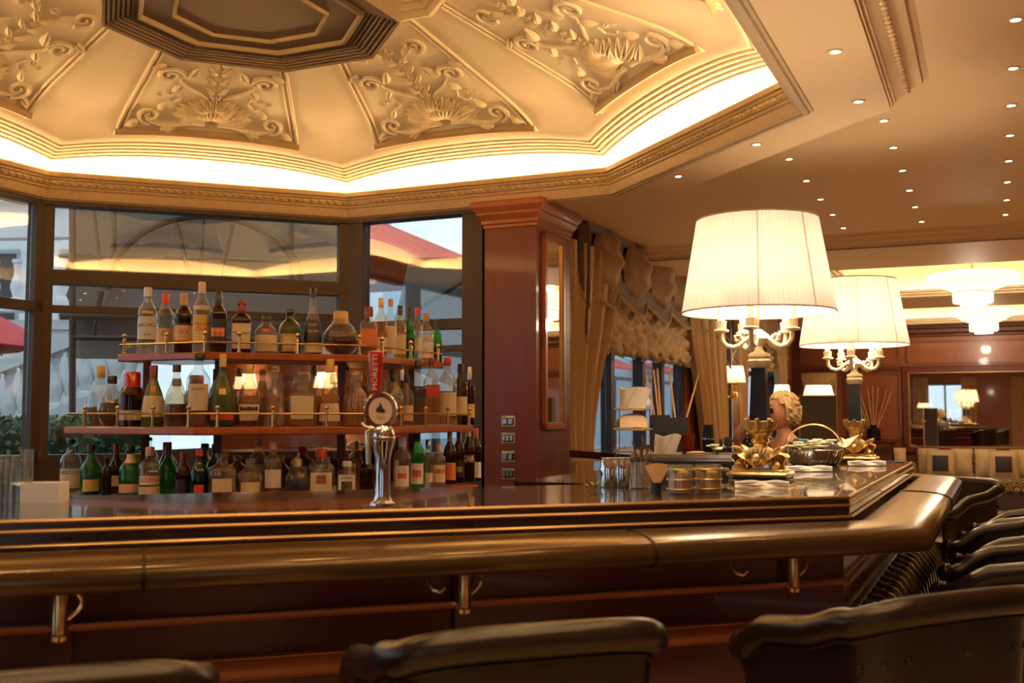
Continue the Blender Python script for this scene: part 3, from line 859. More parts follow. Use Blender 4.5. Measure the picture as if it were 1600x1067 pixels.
for a, b in zip(off_path(RACK, -.20)[:-1], off_path(RACK, -.20)[1:]):
    d = (b - a).normalized(); L = (b - a).length; c = (a + b) / 2
    for z0, z1 in ((Z_LOW, Z_MID - .036), (Z_MID, Z_TOP - .036)):
        MB().box(0, 0, (z1 - z0) / 2, L - .03, .012, z1 - z0).build('mirror_panel', 'mirror', rack, 0, (c.x, c.y, z0)).rotation_euler.z = math.atan2(d.y, d.x)
for p in off_path(RACK, -.20):
    MB().box(0, 0, 0, .035, .035, Z_TOP - .036 - Z_LOW).build('post', 'mahogany', rack, 0, (p.x, p.y, (Z_TOP - .036 + Z_LOW) / 2))
post_me = MB().lathe([(.011, 0), (.011, .005), (.0065, .008), (.0065, .052), (.009, .055), (.009, .068), (.0065, .070), (.006, .074), (.010, .080), (.0115, .087), (.009, .094), (.003, .098)], 10).mesh('gallery_post', 'brass')
def column_on(P, u):            # where a picture column crosses a rack edge
    best = None
    r = ray(u, 640)
    for i in range(len(P) - 1):
        a, b = P[i], P[i + 1]; l = b - a
        den = r.x * l.y - r.y * l.x
        if abs(den) < 1e-9: continue
        t = (a.x * l.y - a.y * l.x) / den
        q = Vector((r.x * t, r.y * t))
        f = (q - a).dot(l) / l.length_squared
        lo = -9 if i == 0 else -.001; hi = 9 if i == len(P) - 2 else 1.001
        if lo <= f <= hi and t > 0 and (best is None or t < best.length): best = q
    return best
for P, z, us, rails in ((off_path(RACK, -.012), Z_TOP, (192, 258, 318, 372, 463, 560, 596, 641, 684), (.045,)), (off_path(MIDP, -.015), Z_MID, (133, 184, 239, 295, 340, 426, 510, 570, 626, 665, 700, 733), (.060,))):
    for u in us:
        q = column_on(P, u); put('gallery_post', post_me, rack, (q.x, q.y, z))
    for h in rails:
        MB().tube([(p.x, p.y, z + h) for p in P], .0045, 8).build('gallery_rail', 'brass', rack)
# ================================================================== CANDELABRA LAMPS
def point_light(name, parent, loc, power, r=.03, col=(1, .82, .62)):
    d = bpy.data.lights.new(name, 'POINT'); d.energy = power; d.color = col; d.shadow_soft_size = r
    o = bpy.data.objects.new(name, d); COL.objects.link(o); o.location = loc
    if parent: o.parent = parent
    return o
fabric_shade('pleated_silk', (.80, .73, .63), .17)
glow('bulb', (1, .80, .50), 12.0)
H_LAMP = 1.0
def lamp_shape():
    P = []
    def part(name, mb, m, sm=35): P.append((name, mb.mesh(name, m, sm), None))
    part('plinth', MB().rbox(0, 0, .006, .25, .20, .012, .003), 'black_gloss')
    part('plinth_moulding', MB().rbox(0, 0, .022, .265, .21, .022, .008).rbox(0, 0, .038, .225, .17, .014, .005), 'gold_leaf')
    for i in range(4):
        a = PI / 4 + i * PI / 2
        f = MB(); ca, sa = math.cos(a), math.sin(a)
        f.tube([(ca * r, sa * r * .85, z) for r, z in ((.085, .046), (.108, .052), (.120, .066), (.105, .080), (.090, .092), (.098, .110), (.120, .128), (.142, .142))], [.016, .018, .017, .014, .013, .015, .014, .007], 8)
        f.ball((ca * .108, sa * .09, .056), .020, seg=8, ring=6)
        part('scroll_foot', f, 'gold_leaf')
    bw = MB()
    def bowl(u, v):
        a = 2 * PI * u; lob = 1 + (.16 * v) * math.cos(4 * a + PI) + .05 * v * math.cos(12 * a)
        r = (.035 + .085 * v ** 1.3) * lob
        return Vector((r * math.cos(a), r * .85 * math.sin(a), .128 - .045 * v ** 1.5 + .028 * v * math.cos(4 * a + PI)))
    bw.grid(bowl, 48, 8, True)
    part('shell_bowl', bw, 'gold_leaf', 60)
    mask = MB()
    for i in range(9):
        a = PI * (.05 + .9 * i / 8)
        mask.ball((.05 * math.cos(a), -.078, .092 + .034 * math.sin(a)), .014, .012, .019, 8, 5)
    mask.ball((0, -.088, .088), .022, .018, .026, 8, 6)
    part('mask_ornament', mask, 'gold_leaf')
    part('stem', MB().lathe([(.060, .105), (.062, .120), (.050, .133), (.034, .142), (.030, .154), (.040, .162), (.042, .170), (.034, .176), (.044, .188), (.054, .200), (.056, .212), (.050, .218), (.058, .230), (.066, .252), (.060, .256)], 20), 'gold_leaf')
    crown = MB()
    for i in range(8):
        a = i * PI / 4; ca, sa = math.cos(a), math.sin(a)
        crown.tube([(ca * .052, sa * .052, .215), (ca * .062, sa * .062, .242), (ca * .072, sa * .072, .264)], [.012, .014, .010], 6)
    part('leaf_crown', crown, 'gold_leaf')
    part('obelisk', MB().lathe([(.056, .245), (.049, .37), (.042, .495)], 4, rot=PI / 4), 'black_gloss', 20)
    part('capital', MB().lathe([(.040, .488), (.046, .494), (.050, .508), (.052, .520), (.044, .530), (.050, .538), (.048, .550), (.032, .556), (.022, .562), (.016, .585), (.024, .594), (.040, .602), (.052, .618), (.046, .635), (.028, .648), (.014, .66)], 16), 'cream_gold')
    for i in range(5):
        a = -PI / 2 + i * 2 * PI / 5; ca, sa = math.cos(a), math.sin(a)
        arm = MB(); pts = []
        for (r, z) in ((.040, .622), (.062, .610), (.085, .590), (.112, .580), (.142, .588), (.160, .610), (.164, .650)): pts.append((ca * r, sa * r, z))
        arm.tube(pts, .0115, 8)
        arm.tube([(ca * r, sa * r, z) for r, z in ((.07, .612), (.084, .636), (.104, .630), (.100, .610), (.088, .612))], .008, 6)
        part('arm', arm, 'cream_gold')
        part('drip_cup', MB().lathe([(.012, .645), (.034, .650), (.036, .657), (.023, .663), (.025, .692), (.027, .697), (.018, .699)], 14, (ca * .164, sa * .164, 0)), 'cream_gold')
        part('candle_tube', MB().lathe([(.016, .69), (.016, .78)], 10, (ca * .164, sa * .164, 0)), 'white')
        part('bulb', MB().lathe([(.008, .78), (.016, .80), (.018, .82), (.010, .845), (.002, .855)], 10, (ca * .164, sa * .164, 0)), 'bulb')
    sh = MB(); NPL = 100
    R0_, R1_, Z0_, Z1_ = .335, .265, .735, 1.150
    def shade(u, v):
        a = 2 * PI * u; r = R0_ + (R1_ - R0_) * v + .0030 * math.cos(NPL * a)
        return Vector((r * math.cos(a), r * math.sin(a), Z0_ + (Z1_ - Z0_) * v))
    sh.grid(shade, NPL * 4, 8, True)
    part('lamp_shade', sh, 'pleated_silk', 0)
    tr = MB()
    tr.tube([((R0_ + .002) * math.cos(i * PI / 32), (R0_ + .002) * math.sin(i * PI / 32), Z0_ + .001) for i in range(64)], .0034, 6, True)
    part('shade_trim', tr, 'fringe')
    tr = MB(); tr.tube([((R1_ + .001) * math.cos(i * PI / 32), (R1_ + .001) * math.sin(i * PI / 32), Z1_) for i in range(64)], .004, 6, True)
    part('shade_trim', tr, 'cushion_beige')
    for i in range(8):
        a = i * PI / 4 + .2
        w = MB(); w.tube([((R0_ - .004) * math.cos(a), (R0_ - .004) * math.sin(a), Z0_), ((R1_ - .004) * math.cos(a), (R1_ - .004) * math.sin(a), Z1_)], .0022, 5)
        part('shade_rib', w, 'cushion_beige')
    sp_ = MB(); sp_.tube([(0, 0, .65), (0, 0, 1.152)], .005, 8)
    for i in range(3):
        a = i * 2 * PI / 3 + .4; sp_.tube([(0, 0, 1.145), (R1_ * .98 * math.cos(a), R1_ * .98 * math.sin(a), 1.148)], .003, 6)
    part('harp', sp_, 'brass')
    part('finial', MB().lathe([(.008, 1.150), (.016, 1.156), (.010, 1.162), (.018, 1.172), (.016, 1.184), (.004, 1.192)], 12), 'cream_gold')
    return P
LSHAPE = lamp_shape()
def candelabra(u, v, label, rz, sc=1.0, power=LAMP_POWER):
    q = at_height(u, v, ZC)
    t = thing('table_lamp', label, 'lamp', q, rz, 'candelabra lamps on the bar')
    t.scale = (sc, sc, sc)
    for nm, me, _ in LSHAPE: put(nm, me, t)
    point_light('lamp_light', t, (0, 0, .92), power, .06)
    for i in range(3):
        a = i * 2 * PI / 3 + .5
        point_light('lamp_light', t, (.09 * math.cos(a), .09 * math.sin(a), .88), power * .4, .03)
    return t
candelabra(1189, 748, 'large gilt candelabra lamp with pleated cream shade nearest on the bar', -AX, .825)
candelabra(1338, 721, 'gilt candelabra lamp with pleated shade at the far corner of the bar', -AX, .79)

# ================================================================== DOWNLIGHTS
glow('downlight_glow', (1, .84, .62), 40.0)
dl_ring = MB().lathe([(.031, -.001), (.029, -.005), (.020, -.005), (.018, .0), (.018, .012)], 20, cap0=False, cap1=False).mesh('trim_ring', 'cream_gold')
dl_lens = MB().lathe([(.002, -.002), (.018, -.002)], 16, cap0=True, cap1=False).mesh('lens', 'downlight_glow')
spot_d = bpy.data.lights.new('downlight', 'SPOT'); spot_d.energy = SPOT_POWER; spot_d.color = (1, .68, .36)
spot_d.spot_size = math.radians(110); spot_d.spot_blend = .6; spot_d.shadow_soft_size = .03
def downlight(p, z, label):
    t = thing('downlight', label, 'ceiling light', (p.x, p.y, z), 0, 'recessed ceiling downlights')
    put('trim_ring', dl_ring, t); put('lens', dl_lens, t)
    l = bpy.data.objects.new('downlight', spot_d); COL.objects.link(l); l.parent = t; l.location = (0, 0, -.02)
    return t
ORD = ['nearest', 'second nearest', 'third nearest', 'fourth nearest', 'fifth nearest', 'sixth nearest', 'seventh nearest', 'farthest']
for i, (u, v) in enumerate([(1305, 80), (1341, 158), (1182, 225), (1060, 275)]):
    downlight(at_height(u, v, Z_SOF), Z_SOF, 'recessed spot in the soffit ring outside the dome, %s one' % ['uppermost in the picture', 'at the ring corner', 'third towards the pillar', 'closest to the pillar'][i])
for k, nm_ in ((1, 'rear right'), (3, 'front'), (4, 'front left'), (5, 'far left')):     # the same ring of spots goes on round the dome
    d_ = oct_dir(k); l_ = Vector((d_.y, -d_.x))
    for i in range(3):
        if k == 1: continue
        p = DOME + d_ * 2.56 + l_ * (i - 1) * .75
        if Vector((p.x, p.y)).dot(DT) < T_LEFT + .3: continue
        downlight(Vector((p.x, p.y, Z_SOF)), Z_SOF, 'soffit ring spot above the bar, %s side, %s of three' % (nm_, ['first', 'second', 'third'][i]))
R0 = [(1587, 30), (1583, 106), (1580, 164), (1578, 211), (1576, 251), (1574, 284), (1573, 312), (1571, 335)]
for i, (u, v) in enumerate(R0): downlight(at_height(u, v, Z_CEIL), Z_CEIL, 'recessed spot in the rightmost ceiling row, %s of eight' % ORD[i])
R1 = [(1381, 188), (1396, 230), (1410, 266), (1421, 297), (1430, 323), (1440, 346)]
for i, (u, v) in enumerate(R1): downlight(at_height(u, v, Z_CEIL), Z_CEIL, 'recessed spot in the middle ceiling row, %s of six' % (ORD[:5] + ['farthest'])[i])
R2 = [(1233, 248), (1260, 282), (1282, 311), (1301, 335), (1318, 356)]
for i, (u, v) in enumerate(R2): downlight(at_height(u, v, Z_CEIL), Z_CEIL, 'recessed spot in the ceiling row above the near lamp, %s of five' % (ORD[:4] + ['farthest'])[i])
# the same rows go on over the seats in front of the bar
GA = at_height(1587, 30, Z_CEIL); GS = (at_height(1571, 335, Z_CEIL) - GA) / 7
GT = (at_height(1381, 188, Z_CEIL) - GA); GT = Vector((DT.x, DT.y, 0)) * GT.dot(Vector((DT.x, DT.y, 0)))
for i in range(1, 9):
    for j in ((-1, 0, 1, 2) if i > 3 else (0,)):
        p = GA - GS * i * 1.0 + GT * j * .9
        if (Vector((p.x, p.y)) - DOME).length < 3.3: continue
        if Vector((p.x, p.y)).dot(DS) < S_BACK + .2 or abs(p.y) < .1 and abs(p.x) < .1: continue
        if p.y > 1.2 and i < 4 and p.x / p.y < .5: continue
        downlight(Vector((p.x, p.y, Z_CEIL)), Z_CEIL, 'recessed spot in ceiling behind the viewer, %s in row %s from the right wall' % (ORD[min(i - 1, 7)], 'one two three four'.split()[3 - (j + 1)]))

# ================================================================== CHANDELIERS
def chandelier(s, t_, zb, sc, label):
    p = st(s, t_)
    t = thing('chandelier', label, 'chandelier', (p.x, p.y, zb), 0, 'crystal chandeliers in the far coffers')
    t.scale = (sc, sc, sc)
    hang = Z_FAR + .36 - zb
    MB().lathe([(.03, hang / sc - .01), (.09, hang / sc - .002)], 16).build('ceiling_rose', 'brass', t)
    MB().tube([(0, 0, .20), (0, 0, hang / sc)], .012, 8).build('rod', 'brass', t)
    drop = MB().lathe([(.004, 0), (.012, .012), (.012, .10), (.006, .115)], 6).mesh('crystal_drop', 'crystal')
    for ring, (r, z, n) in enumerate(((.12, .0, 20), (.19, .035, 30), (.30, .20, 40), (.44, .27, 54))):
        for i in range(n):
            a = 2 * PI * i / n
            o = put('crystal_drop', drop, t, (r * math.cos(a), r * math.sin(a), z), a)
            if ring > 1: o.scale = (1.6, 1.6, .55)
        MB().tube([(r * math.cos(2 * PI * i / 32), r * math.sin(2 * PI * i / 32), z + (.115 if ring < 2 else .065)) for i in range(32)], .008, 6, True).build('crystal_hoop', 'brass', t)
    MB().lathe([(.02, .14), (.19, .15), (.30, .21), (.44, .28), (.47, .33), (.44, .345), (.02, .345)], 32).build('glass_dish', 'crystal', t)
    point_light('chandelier_light', t, (0, 0, -.03), 30, .08)
    point_light('chandelier_light', t, (0, 0, .42), 30, .15)
    return t
chandelier(12.4, -.18, 2.56, 1.0, 'wide crystal chandelier in the nearer lit ceiling coffer')
chandelier(16.6, -.11, 2.56, .95, 'crystal chandelier in the farther lit coffer above the sofa')

# ================================================================== BEER TAP
q = column_on([K0 - DF * 3 - NF * .13, K0 + DF * .2 - NF * .13], 599)
tap = thing('beer_tap', 'chrome swan-neck beer tap with red handle and round badge', 'beer tap', (q.x, q.y, ZC), 0)
tap.scale = (.66, .66, .75)
MB().lathe([(.05, 0), (.05, .008), (.036, .016), (.030, .03), (.030, .05)], 20).build('base_flange', 'chrome', tap)
col = MB(); col.lathe([(.030, .03), (.029, .10), (.030, .16), (.036, .19), (.044, .212), (.047, .235), (.042, .258), (.028, .274), (.008, .281)], 24, (0, 0, 0)); col.build('column', 'chrome', tap)
MB().lathe([(.048, .225), (.050, .230), (.048, .235)], 24).build('column_ring', 'brass_pale', tap)
fa = MB(); fa.tube([(-.02, -.01, .255), (-.045, -.015, .262), (-.055, -.018, .248), (-.055, -.018, .20), (-.055, -.018, .14)], [.013, .013, .014, .012, .009], 12); fa.build('spout', 'brass_pale', tap)
MB().tube([(-.05, -.016, .262), (-.07, -.02, .268), (-.082, -.02, .280)], [.009, .007, .006], 8).build('flow_lever', 'brass_pale', tap)
MB().lathe([(.018, .258), (.020, .275), (.014, .290)], 12, (-.032, 0, 0)).build('handle_ferrule', 'brass_pale', tap)
badge = MB().lathe([(.0, -.014), (.050, -.014), (.062, -.010), (.066, 0), (.062, .012), (.0, .014)], 32).build('badge_ring', 'chrome', tap, 40, (-.008, -.012, .322))
badge.rotation_euler = (PI / 2, 0, 0)
face = MB().lathe([(.0, .0), (.046, .0), (.046, .003), (0, .003)], 32).build('badge_face', 'peach_label', badge, 40, (0, 0, .0145))
em = MB()
em.prism([(-.018, -.006), (.014, -.010), (.020, -.002), (.010, .004), (.004, .018), (-.002, .026), (-.005, .012), (-.014, .006)], .0, .002)
em.build('badge_emblem', 'ink', face, 0, (0, .004, .0032))
for w in (.030, .022): MB().box(0, 0, 0, w, .003, .001).build('badge_line', 'orange_label', face, 0, (0, -.018 - (.03 - w), .0038))
hd = MB()
hd.lathe([(.014, .385), (.018, .39), (.020, .41), (.025, .46), (.030, .505), (.031, .518), (.026, .527), (.012, .530)], 20, (-.030, -.004, 0), ay=.75)
hobj = hd.build('tap_handle', 'red_gloss', tap)

# ------------------------------------------------------------------ lettering
def text_verts(body, size, extr=0.0):
    cu = bpy.data.curves.new('lettering', 'FONT'); cu.body = body; cu.size = size
    cu.align_x = 'CENTER'; cu.align_y = 'CENTER'; cu.resolution_u = 2
    o = bpy.data.objects.new('lettering', cu); COL.objects.link(o)
    dg = bpy.context.evaluated_depsgraph_get()
    me = o.evaluated_get(dg).to_mesh()
    vs = [tuple(v.co) for v in me.vertices]; fs = [tuple(p.vertices) for p in me.polygons]
    o.evaluated_get(dg).to_mesh_clear()
    bpy.data.objects.remove(o); bpy.data.curves.remove(cu)
    return vs, fs
def lettering(body, size, m, parent, R=None, z=0.0, y=0.0, fit=None, flatR=False, name='lettering', x=0.0):
    """text facing -y, wrapped on a cylinder of radius R (or flat at y)"""
    vs, fs = text_verts(body, size)
    if not vs: return None
    w = max(v[0] for v in vs) - min(v[0] for v in vs)
    k = min(1.0, fit / w) if fit else 1.0
    out = []
    for (a, b, c) in vs:
        a *= k
        if R and not flatR:
            out.append((R * math.sin((a + x) / R), -R * math.cos((a + x) / R), z + b))
        else: out.append((a + x, y, z + b))
    return MB().add(out, fs).build(name, m, parent, 0)
vs, fs = text_verts('MORETTI', .030)
MB().add([(.0 - b * .9, -.0285 - .00006 / .01 * 0, a) for (a, b, c) in vs], fs).build('handle_lettering', 'cream_label', hobj, 0, (-.030, .0045 - .0045, .455))
# ================================================================== TUB CHAIRS
def chair_meshes():
    W, Dp = .272, .26
    ZB, ZA, ZS = .995, .885, .75
    P = {}
    def upath(f):               # f in [-1,1], right arm tip .. back .. left arm tip; chair faces +y
        a = f * 1.0
        ang = -PI / 2 + a * (PI * .78)
        e = 2 / 4.6
        c, s = math.cos(ang), math.sin(ang)
        return Vector((W * math.copysign(abs(c) ** e, c), Dp * math.copysign(abs(s) ** e, s)))
    def zt(f):
        x = min(1, max(0, (abs(f) - .50) / .36)); x = x * x * (3 - 2 * x)
        return ZB - (ZB - ZA) * x + .030 * max(0, 1 - (f / .45) ** 2)
    N = 48
    fs_ = [-1 + 2 * i / N for i in range(N + 1)]
    roll = MB()
    pts = [(upath(f).x, upath(f).y, zt(f)) for f in fs_]
    roll.tube(pts, [.030 if 2 < i < N - 2 else .024 for i in range(N + 1)], 12)
    for s in (0, -1): roll.ball(pts[s], .030, seg=10, ring=7)
    P['top_roll'] = (roll, 'leather')
    sh = MB()
    def outer(u, v):
        f = -1 + 2 * u; p = upath(f); z0, z1 = ZS - .12, zt(f) - .02
        taper = .90 + .085 * v
        tu = .004 * (math.sin(u * 40) * math.sin(v * 9))
        return Vector((p.x * (taper + tu), p.y * (taper + tu), z0 + (z1 - z0) * v))
    def inner(u, v):
        f = 1 - 2 * u; p = upath(f); z0, z1 = ZS - .12, zt(f) - .005
        k = .80 + .06 * v
        return Vector((p.x * k, p.y * k, z0 + (z1 - z0) * v))
    sh.grid(outer, 48, 8); sh.grid(inner, 48, 8)
    P['shell'] = (sh, 'leather')
    pip = MB(); pip.tube([(upath(f).x * .985, upath(f).y * .985, zt(f) - .036) for f in fs_], .006, 6)
    P['piping'] = (pip, 'leather')
    seat = MB(); seat.lathe([(.20, ZS - .13), (.225, ZS - .12), (.235, ZS - .06), (.225, ZS - .02), (.18, ZS), (.05, ZS + .006)], 28, sq=3.8, ay=.98)
    P['seat_cushion'] = (seat, 'leather')
    base = MB(); base.lathe([(.20, ZS - .16), (.20, ZS - .12)], 24); base.lathe([(.035, .03), (.030, .20), (.030, ZS - .16)], 16); base.lathe([(.22, 0), (.22, .012), (.06, .035), (.035, .05)], 28)
    P['pedestal'] = (base, 'brass')
    fr = MB(); fr.tube([(.19 * math.cos(2 * PI * i / 28), .19 * math.sin(2 * PI * i / 28), .28) for i in range(28)], .011, 8, True)
    for i in range(4): fr.tube([(0, 0, .28), (.19 * math.cos(i * PI / 2), .19 * math.sin(i * PI / 2), .28)], .008, 6)
    P['footrest_ring'] = (fr, 'brass')
    out = {k: a.mesh(k, m, 50) for k, (a, m) in P.items()}
    bt = MB().ball((0, 0, 0), .009, .005, .009, 8, 6).mesh('button', 'leather')
    pos = []
    for r, v in enumerate((.80, .45)):
        for i in range(-3, 4):
            f = (i + (.5 if r else 0)) * .14
            p = upath(f); k = .90 + .085 * v
            z0, z1 = ZS - .12, zt(f) - .02
            pos.append((p.x * k * 1.005, p.y * k * 1.005, z0 + (z1 - z0) * v))
    return out, bt, pos
CH, CH_BT, CH_POS = chair_meshes()
def tub_chair(x, y, face, label):
    """face = direction the sitter looks (radians from +x)"""
    t = thing('tub_chair', label, 'chair', (x, y, 0), face - PI / 2, 'dark leather tub chairs round the bar')
    t.scale = (.92, .92, 1)
    for k, me in CH.items(): put(k, me, t)
    for p in CH_POS: put('button', CH_BT, t, p)
    return t
fa_ = math.atan2(-NF.y, -NF.x); ra_ = math.atan2(-NR.y, -NR.x)
def front_spot(u, dist):
    q = column_on([K0 - DF * 4 + NF * dist, K0 + DF * 2 + NF * dist], u); return q
c1 = front_spot(778, .66); tub_chair(c1.x, c1.y, fa_ + .02, 'dark leather tub chair with rolled back in the middle foreground')
c2 = front_spot(1365, .62); tub_chair(c2.x, c2.y, fa_ + .14, 'dark leather tub chair with buttoned back at the lower right')
c0 = front_spot(60, .74); tub_chair(c0.x, c0.y, fa_ + .05, 'dark leather tub chair cut off at the lower left corner')
for a, n_, dr, lb in ((.42, .44, .0, 'dark leather tub chair beside the bar corner, half hidden by the foreground chair'), (1.17, .44, .12, 'dark leather tub chair second along the right side of the bar'), (1.90, .48, -.1, 'dark leather tub chair third along the right side of the bar')):
    p = K0 + DR * a + NR * n_; tub_chair(p.x, p.y, ra_ + dr, lb)
tub_chair(2.36, 5.95, math.radians(205), 'dark leather tub chair at the far end of the padded armrest')
# ================================================================== CURTAINED WINDOWS ON THE LEFT WALL
def stz(s, t, z):
    p = st(s, t); return Vector((p.x, p.y, z))
def long_window(n, s0, s1, label, mulls, trans):
    w = struct('window_%d' % n, label)
    def piece(nm, a, b, z0, z1, d=.05, m='frame_dark'):
        return MB().prism(rect(a, b, T_CURT - .06 - d, T_CURT - .06 + d), z0, z1).build(nm, m, w, 0)
    piece('jamb', s0, s0 + .07, 0, 2.62); piece('jamb', s1 - .07, s1, 0, 2.62)
    piece('head', s0, s1, 2.55, 2.62); piece('sill', s0, s1, 0, .06)
    for m_ in mulls: piece('mullion', m_ - .045, m_ + .045, .06, 2.55)
    xs = [s0 + .07] + [v for m_ in mulls for v in (m_ - .045, m_ + .045)] + [s1 - .07]
    for i in range(0, len(xs), 2):
        zs = [.06]
        for z in trans:
            piece('transom', xs[i], xs[i + 1], z - .03, z + .03, .04); zs += [z - .03, z + .03]
        zs.append(2.55)
        for j in range(0, len(zs), 2):
            piece('pane', xs[i] + .003, xs[i + 1] - .003, zs[j] + .003, zs[j + 1] - .003, .003, 'pane')
long_window(7, W4[0], W4[1], 'tall dark framed window beside the pillar', (8.98, 9.9, 10.55), (1.98,))
long_window(8, W5[0], W5[1], 'farther dark framed window on the curtained wall', (14.6, 15.6), (1.98,))

def drape(name, label, s0, s1, zt_, zb, tie=None, m='drape', folds=9, tdep=.11, parent=None, shift=0.0):
    """long curtain with folds; tie = (z, s at tie, half width at tie)"""
    c = (s0 + s1) / 2; hw = (s1 - s0) / 2
    p0 = stz(c, T_CURT, 0)
    t = thing(name, label, 'curtain', p0, -AX)      # local x = away from wall (t), local y = along the wall (s)
    def fn(u, v):
        z = zt_ + (zb - zt_) * v
        cc, w = 0.0, hw
        if tie:
            zt2, ts, tw = tie
            f = max(0, min(1, (zt_ - z) / (zt_ - zt2))) if z > zt2 else max(0, 1 - (zt2 - z) / 1.4)
            f = f * f * (3 - 2 * f)
            cc = (ts - c) * f; w = hw + (tw - hw) * f
        y = cc + w * (2 * u - 1) + shift * v
        amp = .045 * (hw / max(.15, w)) ** .3
        x = tdep + amp * math.sin(u * folds * 2 * PI + .6 * math.sin(v * 4)) + .012 * math.sin(u * folds * 5.1 * PI + 2 * v)
        return Vector((x, y, z))
    MB().grid(fn, folds * 12, 14).build('curtain_panel', m, t, 80)
    if tie:
        zt2, ts, tw = tie
        MB().tube([(tdep + (tw + .03) * .5 * math.cos(a) + .02, ts - c + (tw + .02) * math.sin(a), zt2 + .02 * math.cos(a)) for a in [2 * PI * i / 20 for i in range(20)]], .018, 8, True).build('tieback', 'fringe', t)
    return t
drape('curtain', 'gold brown curtain gathered beside the mahogany pillar', 7.25, 8.75, 2.75, .02, (1.05, 7.75, .28), 'drape', 8)
drape('curtain', 'heavy striped gold curtain on the right of the first window', 11.05, 12.75, 2.75, .02, (.75, 12.3, .55), 'drape', 10)
drape('curtain', 'gold curtain at the near side of the farther window', 13.35, 14.2, 2.75, .02, (1.1, 13.6, .2), 'drape', 7)
drape('curtain', 'gold curtain at the far side of the farther window', 16.0, 16.9, 2.75, .02, (1.1, 16.6, .2), 'drape', 7)

# valance of hanging poufs with fringed scallops
def valance(s_list, label, zt_=2.90, dh=.44):
    t = thing('valance', label, 'valance', stz(s_list[0], T_CURT, 0), -AX)
    s00 = s_list[0]
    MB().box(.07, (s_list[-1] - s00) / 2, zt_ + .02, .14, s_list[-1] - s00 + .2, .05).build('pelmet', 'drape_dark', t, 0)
    for i in range(len(s_list) - 1):
        a, b = s_list[i] - s00, s_list[i + 1] - s00; w = b - a; c = (a + b) / 2
        def pouf(u, v):
            wv = w * .315 * (.62 + .62 * math.sin(PI * min(1, v * .85 + .05))) * (1 - .65 * max(0, v - .78) / .22)
            y = c + wv * (2 * u - 1)
            f = math.sin(PI * u)
            x = .10 + (.05 + .10 * math.sin(PI * min(1, v * .9 + .1))) * f + .020 * math.sin(v * 15 + 6 * abs(u - .5) + 2.1 * i) * f ** 1.5 + .010 * math.sin(u * 17 + i) * f
            return Vector((x, y, zt_ - dh * v - .02 * f * v))
        MB().grid(pouf, 26, 24).build('pouf', 'drape_pouf', t, 80)
        def scallop(u, v):
            y = a + w * u; dip = math.sin(PI * u)
            z = zt_ - dh * .55 - (dh * .42 + .14 * dip) * v - .02
            x = .085 + .055 * dip * v + .02 * math.sin(v * 18 + 3 * dip) * dip
            return Vector((x, y, z))
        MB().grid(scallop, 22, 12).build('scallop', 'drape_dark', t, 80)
        MB().tube([scallop(k / 14, 1.0) + Vector((.004, 0, -.012)) for k in range(15)], .016, 6).build('fringe', 'fringe', t)
        def back(u, v):
            y = a + w * u
            return Vector((.06 + .02 * math.sin(u * 4 * PI), y, zt_ - dh * .75 * v))
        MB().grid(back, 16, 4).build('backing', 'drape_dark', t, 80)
    def jabot(y0):
        def fn(u, v):
            w = .17 * (1 - .75 * v * abs(2 * u - 1))
            return Vector((.12 + .04 * math.sin(u * 5 * PI), y0 + .20 * (u - .5) * (1 - .3 * v), zt_ - (.55 + .38 * (1 - abs(2 * u - 1))) * v))
        MB().grid(fn, 24, 8).build('jabot', 'drape_dark', t, 80)
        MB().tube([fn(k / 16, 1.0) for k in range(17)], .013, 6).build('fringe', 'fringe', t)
    jabot(-.02 - .15); jabot(s_list[-1] - s00 + .12)
    return t
valance([8.05, 8.88, 9.70, 10.50, 11.25, 12.0, 12.75], 'brown silk valance of puffed swags with fringed scallops')
valance([13.5, 14.3, 15.1, 15.9, 16.7], 'swagged valance over the farther window')
# ruffled cream balloon blind
def balloon(s0, s1, z0, z1, label):
    t = thing('balloon_blind', label, 'blind', stz(s0, T_CURT, 0), -AX)
    L = s1 - s0; n = 8
    def fn(u, v):
        w = u * n; k = abs(math.sin(PI * w)); 
        z = z1 - (z1 - z0) * v * (.82 + .18 * k)
        x = .02 + .05 * k * (.3 + v) + .022 * math.sin(v * 30 + math.sin(w * 7) * 2.2) * (.4 + k) + .012 * math.sin(w * 23 + v * 17)
        return Vector((x, u * L, z))
    MB().grid(fn, 130, 26).build('ruffled_cloth', 'drape_cream', t, 80)
    MB().tube([fn(i / 130, 1.0) + Vector((.01, 0, -.012 - .012 * math.sin(i * 2.1))) for i in range(131)], .014, 5).build('fringe', 'fringe', t)
balloon(8.3, 11.35, 1.93, 2.58, 'ruffled cream balloon blind half lowered over the window')
balloon(13.7, 16.5, 2.05, 2.58, 'ruffled cream balloon blind on the farther window')
